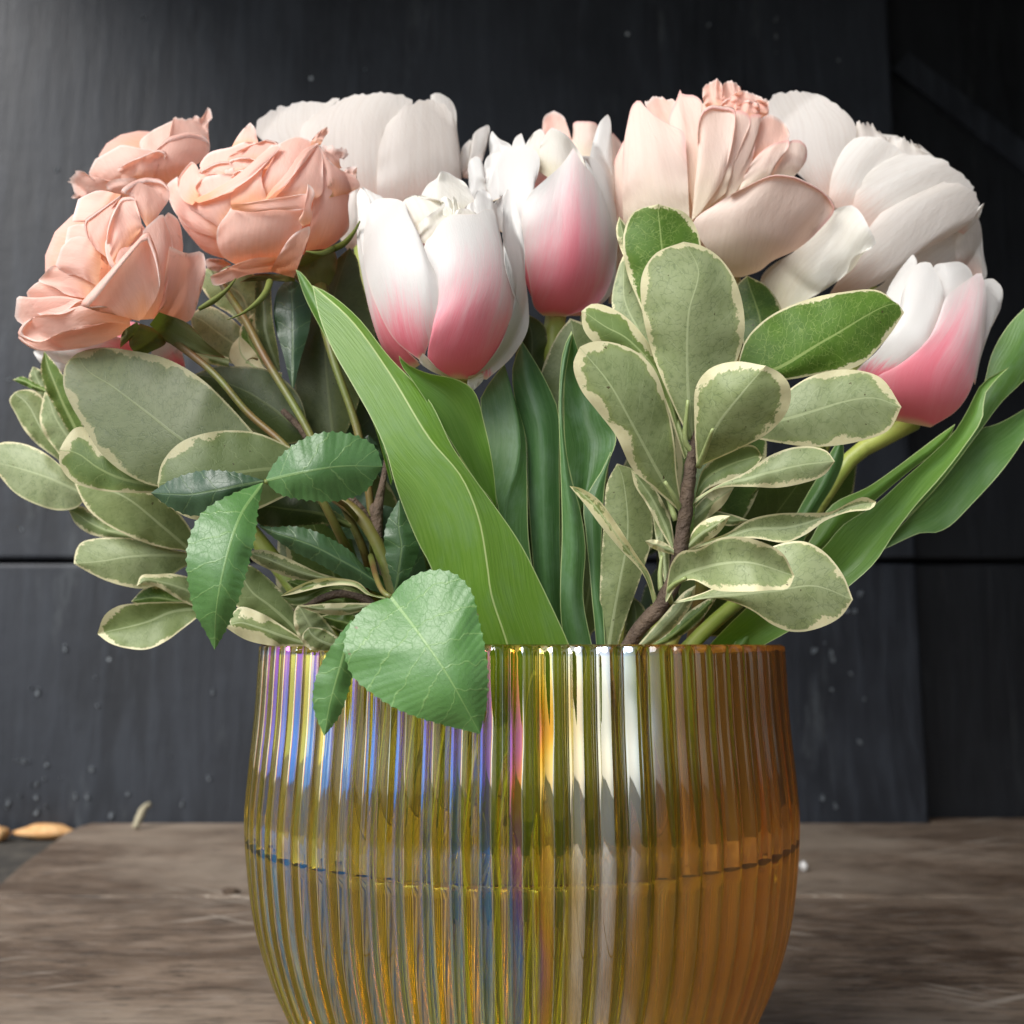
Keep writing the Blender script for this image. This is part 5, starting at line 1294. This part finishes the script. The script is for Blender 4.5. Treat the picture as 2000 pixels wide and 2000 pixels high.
leaf(sp, 'S', [(880, 1080), (755, 900), (688, 750), (668, 520), (680, 240), (730, 210)], [(905, 1080), (885, 900), (835, 600), (822, 400), (805, 240), (730, 210)], [-36, -36, -34], V_, cup=-1.5, top=0, cream=.1, dark=1.2)
leaf(sp, 'S', [(700, 820), (450, 560), (280, 450), (150, 250), (200, 120)], [(740, 720), (700, 400), (690, 200), (500, 120), (350, 90), (200, 120)], [-20, -18, -16], V_, cup=1.5, top=.1, cream=.2, dark=.0)
leaf(sp, 'S', [(720, 1060), (480, 1025), (250, 905), (95, 722), (50, 550)], [(700, 900), (560, 700), (400, 555), (220, 470), (50, 550)], [-24, -22, -20], V_, cup=1.5, top=.0, cream=.25, dark=.0)
leaf(sp, 'S', [(920, 1160), (700, 1095), (520, 1065), (428, 965), (445, 850), (525, 755)], [(920, 1100), (765, 1060), (685, 930), (605, 830), (525, 755)], [-30, -29, -28], V_, cup=1, top=.6, cream=1.6, dark=.1)
leaf(sp, 'S', [(780, 1060), (605, 905), (533, 800), (525, 690), (580, 600), (662, 535)], [(790, 1000), (710, 850), (675, 700), (662, 535)], [-27, -26, -25], V_, cup=1, top=1, cream=.3, dark=0)
leaf(sp, 'S', [(420, 1060), (200, 1010), (60, 960), (-60, 820)], [(420, 960), (250, 900), (100, 840), (-60, 820)], [-34, -34, -33], V_, cup=1, top=.3, cream=1.2, dark=.1)

sp = thing("leafy_sprig", "dull green cream edged leaves spreading over the left rim of the vase", "foliage", tuple(at(640, 1262, -55)), SPRIGS)
tube('branch', 'G', [(1150, 2300), (1000, 1800), (900, 1560), (760, 1480), (600, 1500), (300, 1660)], [0, -40, -54, -56, -54, -50], [1.6, 1.4, 1.2, 1.0, .6], M['bark'], sp, n=26)
leaf(sp, 'G', [(450, 1770), (300, 1692), (150, 1622), (40, 1562), (0, 1440), (30, 1300)], [(450, 1745), (412, 1620), (330, 1478), (220, 1368), (120, 1300), (30, 1300)], [-54, -56, -56], V_, cup=2, top=.3, cream=.12, dark=.2, nv=36)
leaf(sp, 'E', [(1800, 1818), (1600, 1818), (1430, 1783), (1305, 1708)], [(1800, 1805), (1650, 1708), (1520, 1628), (1385, 1593), (1305, 1708)], [-56, -58, -58], V_, cup=1.5, top=.1, cream=1.0, dark=.1)
leaf(sp, 'G', [(530, 1840), (450, 1783), (403, 1690), (402, 1590), (428, 1547)], [(700, 1780), (622, 1680), (552, 1598), (482, 1557), (428, 1547)], [-60, -62, -62], V_, cup=1.5, top=.0, cream=.3, dark=.2)
leaf(sp, 'G', [(650, 1840), (520, 1835), (458, 1793), (452, 1740), (492, 1690)], [(720, 1800), (642, 1732), (572, 1697), (492, 1690)], [-66, -67, -67], V_, cup=1.5, top=.0, cream=.4, dark=.2)
leaf(sp, 'G', [(970, 1515), (800, 1475), (640, 1452), (540, 1502), (460, 1548), (378, 1548), (316, 1497)], [(975, 1508), (840, 1462), (740, 1415), (620, 1410), (480, 1445), (380, 1478), (316, 1497)], [-66, -68, -68], V_, cup=-1.5, top=.5, cream=.15, dark=.8, nv=36)
leaf(sp, 'G', [(975, 1512), (860, 1485), (780, 1435), (650, 1428), (520, 1452), (400, 1482), (314, 1495)], [(980, 1500), (885, 1478), (805, 1408), (680, 1382), (540, 1387), (410, 1437), (314, 1495)], [-68, -70, -70], V_, cup=-1, top=.4, cream=1.3, dark=.0, nv=36)
leaf(sp, 'G', [(890, 1570), (740, 1612), (580, 1607), (425, 1558)], [(890, 1540), (740, 1538), (580, 1542), (425, 1558)], [-62, -64, -64], V_, cup=1, top=.0, cream=1.0, dark=.3)
leaf(sp, 'G', [(680, 1405), (500, 1402), (350, 1372), (230, 1322), (130, 1262), (112, 1212)], [(690, 1385), (560, 1348), (430, 1288), (300, 1228), (200, 1202), (112, 1212)], [-58, -60, -60], V_, cup=1.5, top=.0, cream=.35, dark=.55)
leaf(sp, 'G', [(700, 1560), (560, 1560), (450, 1500), (350, 1400)], [(720, 1500), (600, 1440), (450, 1380), (350, 1400)], [-50, -50, -50], V_, cup=1.5, top=.9, cream=.1, dark=.2)
leaf(sp, 'G', [(880, 1800), (760, 1740), (640, 1690), (560, 1620)], [(900, 1700), (800, 1620), (680, 1600), (560, 1620)], [-56, -56, -56], V_, cup=1.5, top=.9, cream=.1, dark=.6)

sp = thing("rose_foliage", "dark saw edged rose leaves in the shade left of the front tulip", "foliage", tuple(at(720, 1262, -45)))
sp["kind"] = "thing"
tube('stem', 'G', [(640, 860), (800, 980), (900, 1120), (980, 1300), (1030, 1460), (1100, 1800), (1150, 2500)], [-52, -54, -54, -54, -54, -44, 0], [1.5, 1.6, 1.9, 2.0, 2.0, 1.9], M['rstem'], sp, n=26)
tube('stem', 'G', [(985, 640), (955, 800), (925, 960), (920, 1080), (930, 1180)], [-48, -50, -52, -53, -54], [.8, .8, 1.2, 1.6, 1.2], M['bark'], sp, n=18)
tube('stem', 'G', [(865, 800), (890, 920), (920, 1060)], [-47, -50, -53], [.9, .9, 1.0], M['bark'], sp, n=12)
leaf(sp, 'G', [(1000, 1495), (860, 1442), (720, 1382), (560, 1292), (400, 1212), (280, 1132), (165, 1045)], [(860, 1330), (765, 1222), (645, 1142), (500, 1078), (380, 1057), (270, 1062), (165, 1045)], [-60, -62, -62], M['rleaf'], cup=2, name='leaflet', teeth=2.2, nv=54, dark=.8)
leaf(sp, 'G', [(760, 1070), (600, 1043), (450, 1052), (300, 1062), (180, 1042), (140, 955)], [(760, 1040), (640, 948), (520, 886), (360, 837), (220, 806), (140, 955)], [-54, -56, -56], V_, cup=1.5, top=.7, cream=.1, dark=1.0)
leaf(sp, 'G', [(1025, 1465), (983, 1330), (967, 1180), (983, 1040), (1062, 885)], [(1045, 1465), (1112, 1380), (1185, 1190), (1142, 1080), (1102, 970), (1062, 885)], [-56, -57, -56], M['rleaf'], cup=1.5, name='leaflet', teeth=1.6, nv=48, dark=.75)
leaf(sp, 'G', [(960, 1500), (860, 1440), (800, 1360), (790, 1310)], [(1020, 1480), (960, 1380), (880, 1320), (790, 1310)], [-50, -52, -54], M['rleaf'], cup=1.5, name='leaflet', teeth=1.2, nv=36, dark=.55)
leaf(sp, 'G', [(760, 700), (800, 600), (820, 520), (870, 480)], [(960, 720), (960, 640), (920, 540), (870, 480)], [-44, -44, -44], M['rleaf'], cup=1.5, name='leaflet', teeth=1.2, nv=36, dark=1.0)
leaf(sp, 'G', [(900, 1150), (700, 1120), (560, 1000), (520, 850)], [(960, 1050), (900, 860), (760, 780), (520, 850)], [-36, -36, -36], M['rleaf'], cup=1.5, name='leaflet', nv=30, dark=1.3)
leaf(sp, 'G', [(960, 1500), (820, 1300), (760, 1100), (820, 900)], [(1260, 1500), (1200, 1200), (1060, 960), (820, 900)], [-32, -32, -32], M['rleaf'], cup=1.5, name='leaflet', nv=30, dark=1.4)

for L_, R_, d_ in (([(640, 1060), (560, 900), (555, 760), (600, 600)], [(720, 1060), (720, 900), (690, 720), (600, 600)], -14),
                   ([(600, 1080), (470, 960), (430, 830), (440, 720)], [(660, 1000), (600, 850), (530, 740), (440, 720)], -18),
                   ([(700, 1060), (640, 860), (660, 680), (720, 560)], [(780, 1060), (800, 860), (780, 660), (720, 560)], -10)):
    leaf(sp, 'F', L_, R_, [d_, d_, d_ + 3], M['rleaf'], cup=2, name='leaflet', nv=30, teeth=1.5, dark=.9)

# deep greenery in the middle of the bunch
sp = thing("leafy_sprig", "shaded dark leaves deep in the middle of the bouquet", "foliage", tuple(at(1000, 1262, 0)), SPRIGS)
tube('branch', 'F', [(1000, 1500), (1000, 1250), (980, 1000), (960, 800)], [20, 0, -6, -10], [1.6, 1.5, 1.2], M['bark'], sp, n=14)
rs = random.Random(11)
for i in range(17):
    a = 6.283 * i / 17 * 1.618 * 3
    rr = .016 + .038 * ((i * .618) % 1)
    b = a + rs.uniform(1.6, 2.6)
    top = Vector((rr * 1.12 * math.cos(a), rr * 1.12 * math.sin(a), .152 + rs.uniform(-.01, .012)))
    mid_ = Vector((rr * .35 * math.cos((a + b) / 2), rr * .35 * math.sin((a + b) / 2), .08))
    bot = Vector((.036 * math.cos(b), .036 * math.sin(b), .0115))
    tube('stem', 'F', None, None, [rs.uniform(1.5, 2.1), rs.uniform(1.8, 2.6)], M['pstem'] if i % 3 else M['tstem'], sp, n=12, seg=10, world_pts=[top, mid_, bot])
for i in range(34):
    bx, by = 1010 + rs.uniform(-330, 370), 1215 + rs.uniform(-160, 20)
    a = math.radians(-90 + (bx - 1010) * .13 + rs.uniform(-22, 22))
    ln, w = rs.uniform(230, 340), rs.uniform(45, 70)
    tx, ty = bx + math.cos(a) * ln, by + math.sin(a) * ln
    nx_, ny_ = -math.sin(a), math.cos(a)
    dd = rs.uniform(-22, 30)
    L_ = [(bx, by), (bx + (tx - bx) * .35 - nx_ * w, by + (ty - by) * .35 - ny_ * w), (bx + (tx - bx) * .75 - nx_ * w * .9, by + (ty - by) * .75 - ny_ * w * .9), (tx, ty)]
    R_ = [(bx, by), (bx + (tx - bx) * .35 + nx_ * w, by + (ty - by) * .35 + ny_ * w), (bx + (tx - bx) * .75 + nx_ * w * .9, by + (ty - by) * .75 + ny_ * w * .9), (tx, ty)]
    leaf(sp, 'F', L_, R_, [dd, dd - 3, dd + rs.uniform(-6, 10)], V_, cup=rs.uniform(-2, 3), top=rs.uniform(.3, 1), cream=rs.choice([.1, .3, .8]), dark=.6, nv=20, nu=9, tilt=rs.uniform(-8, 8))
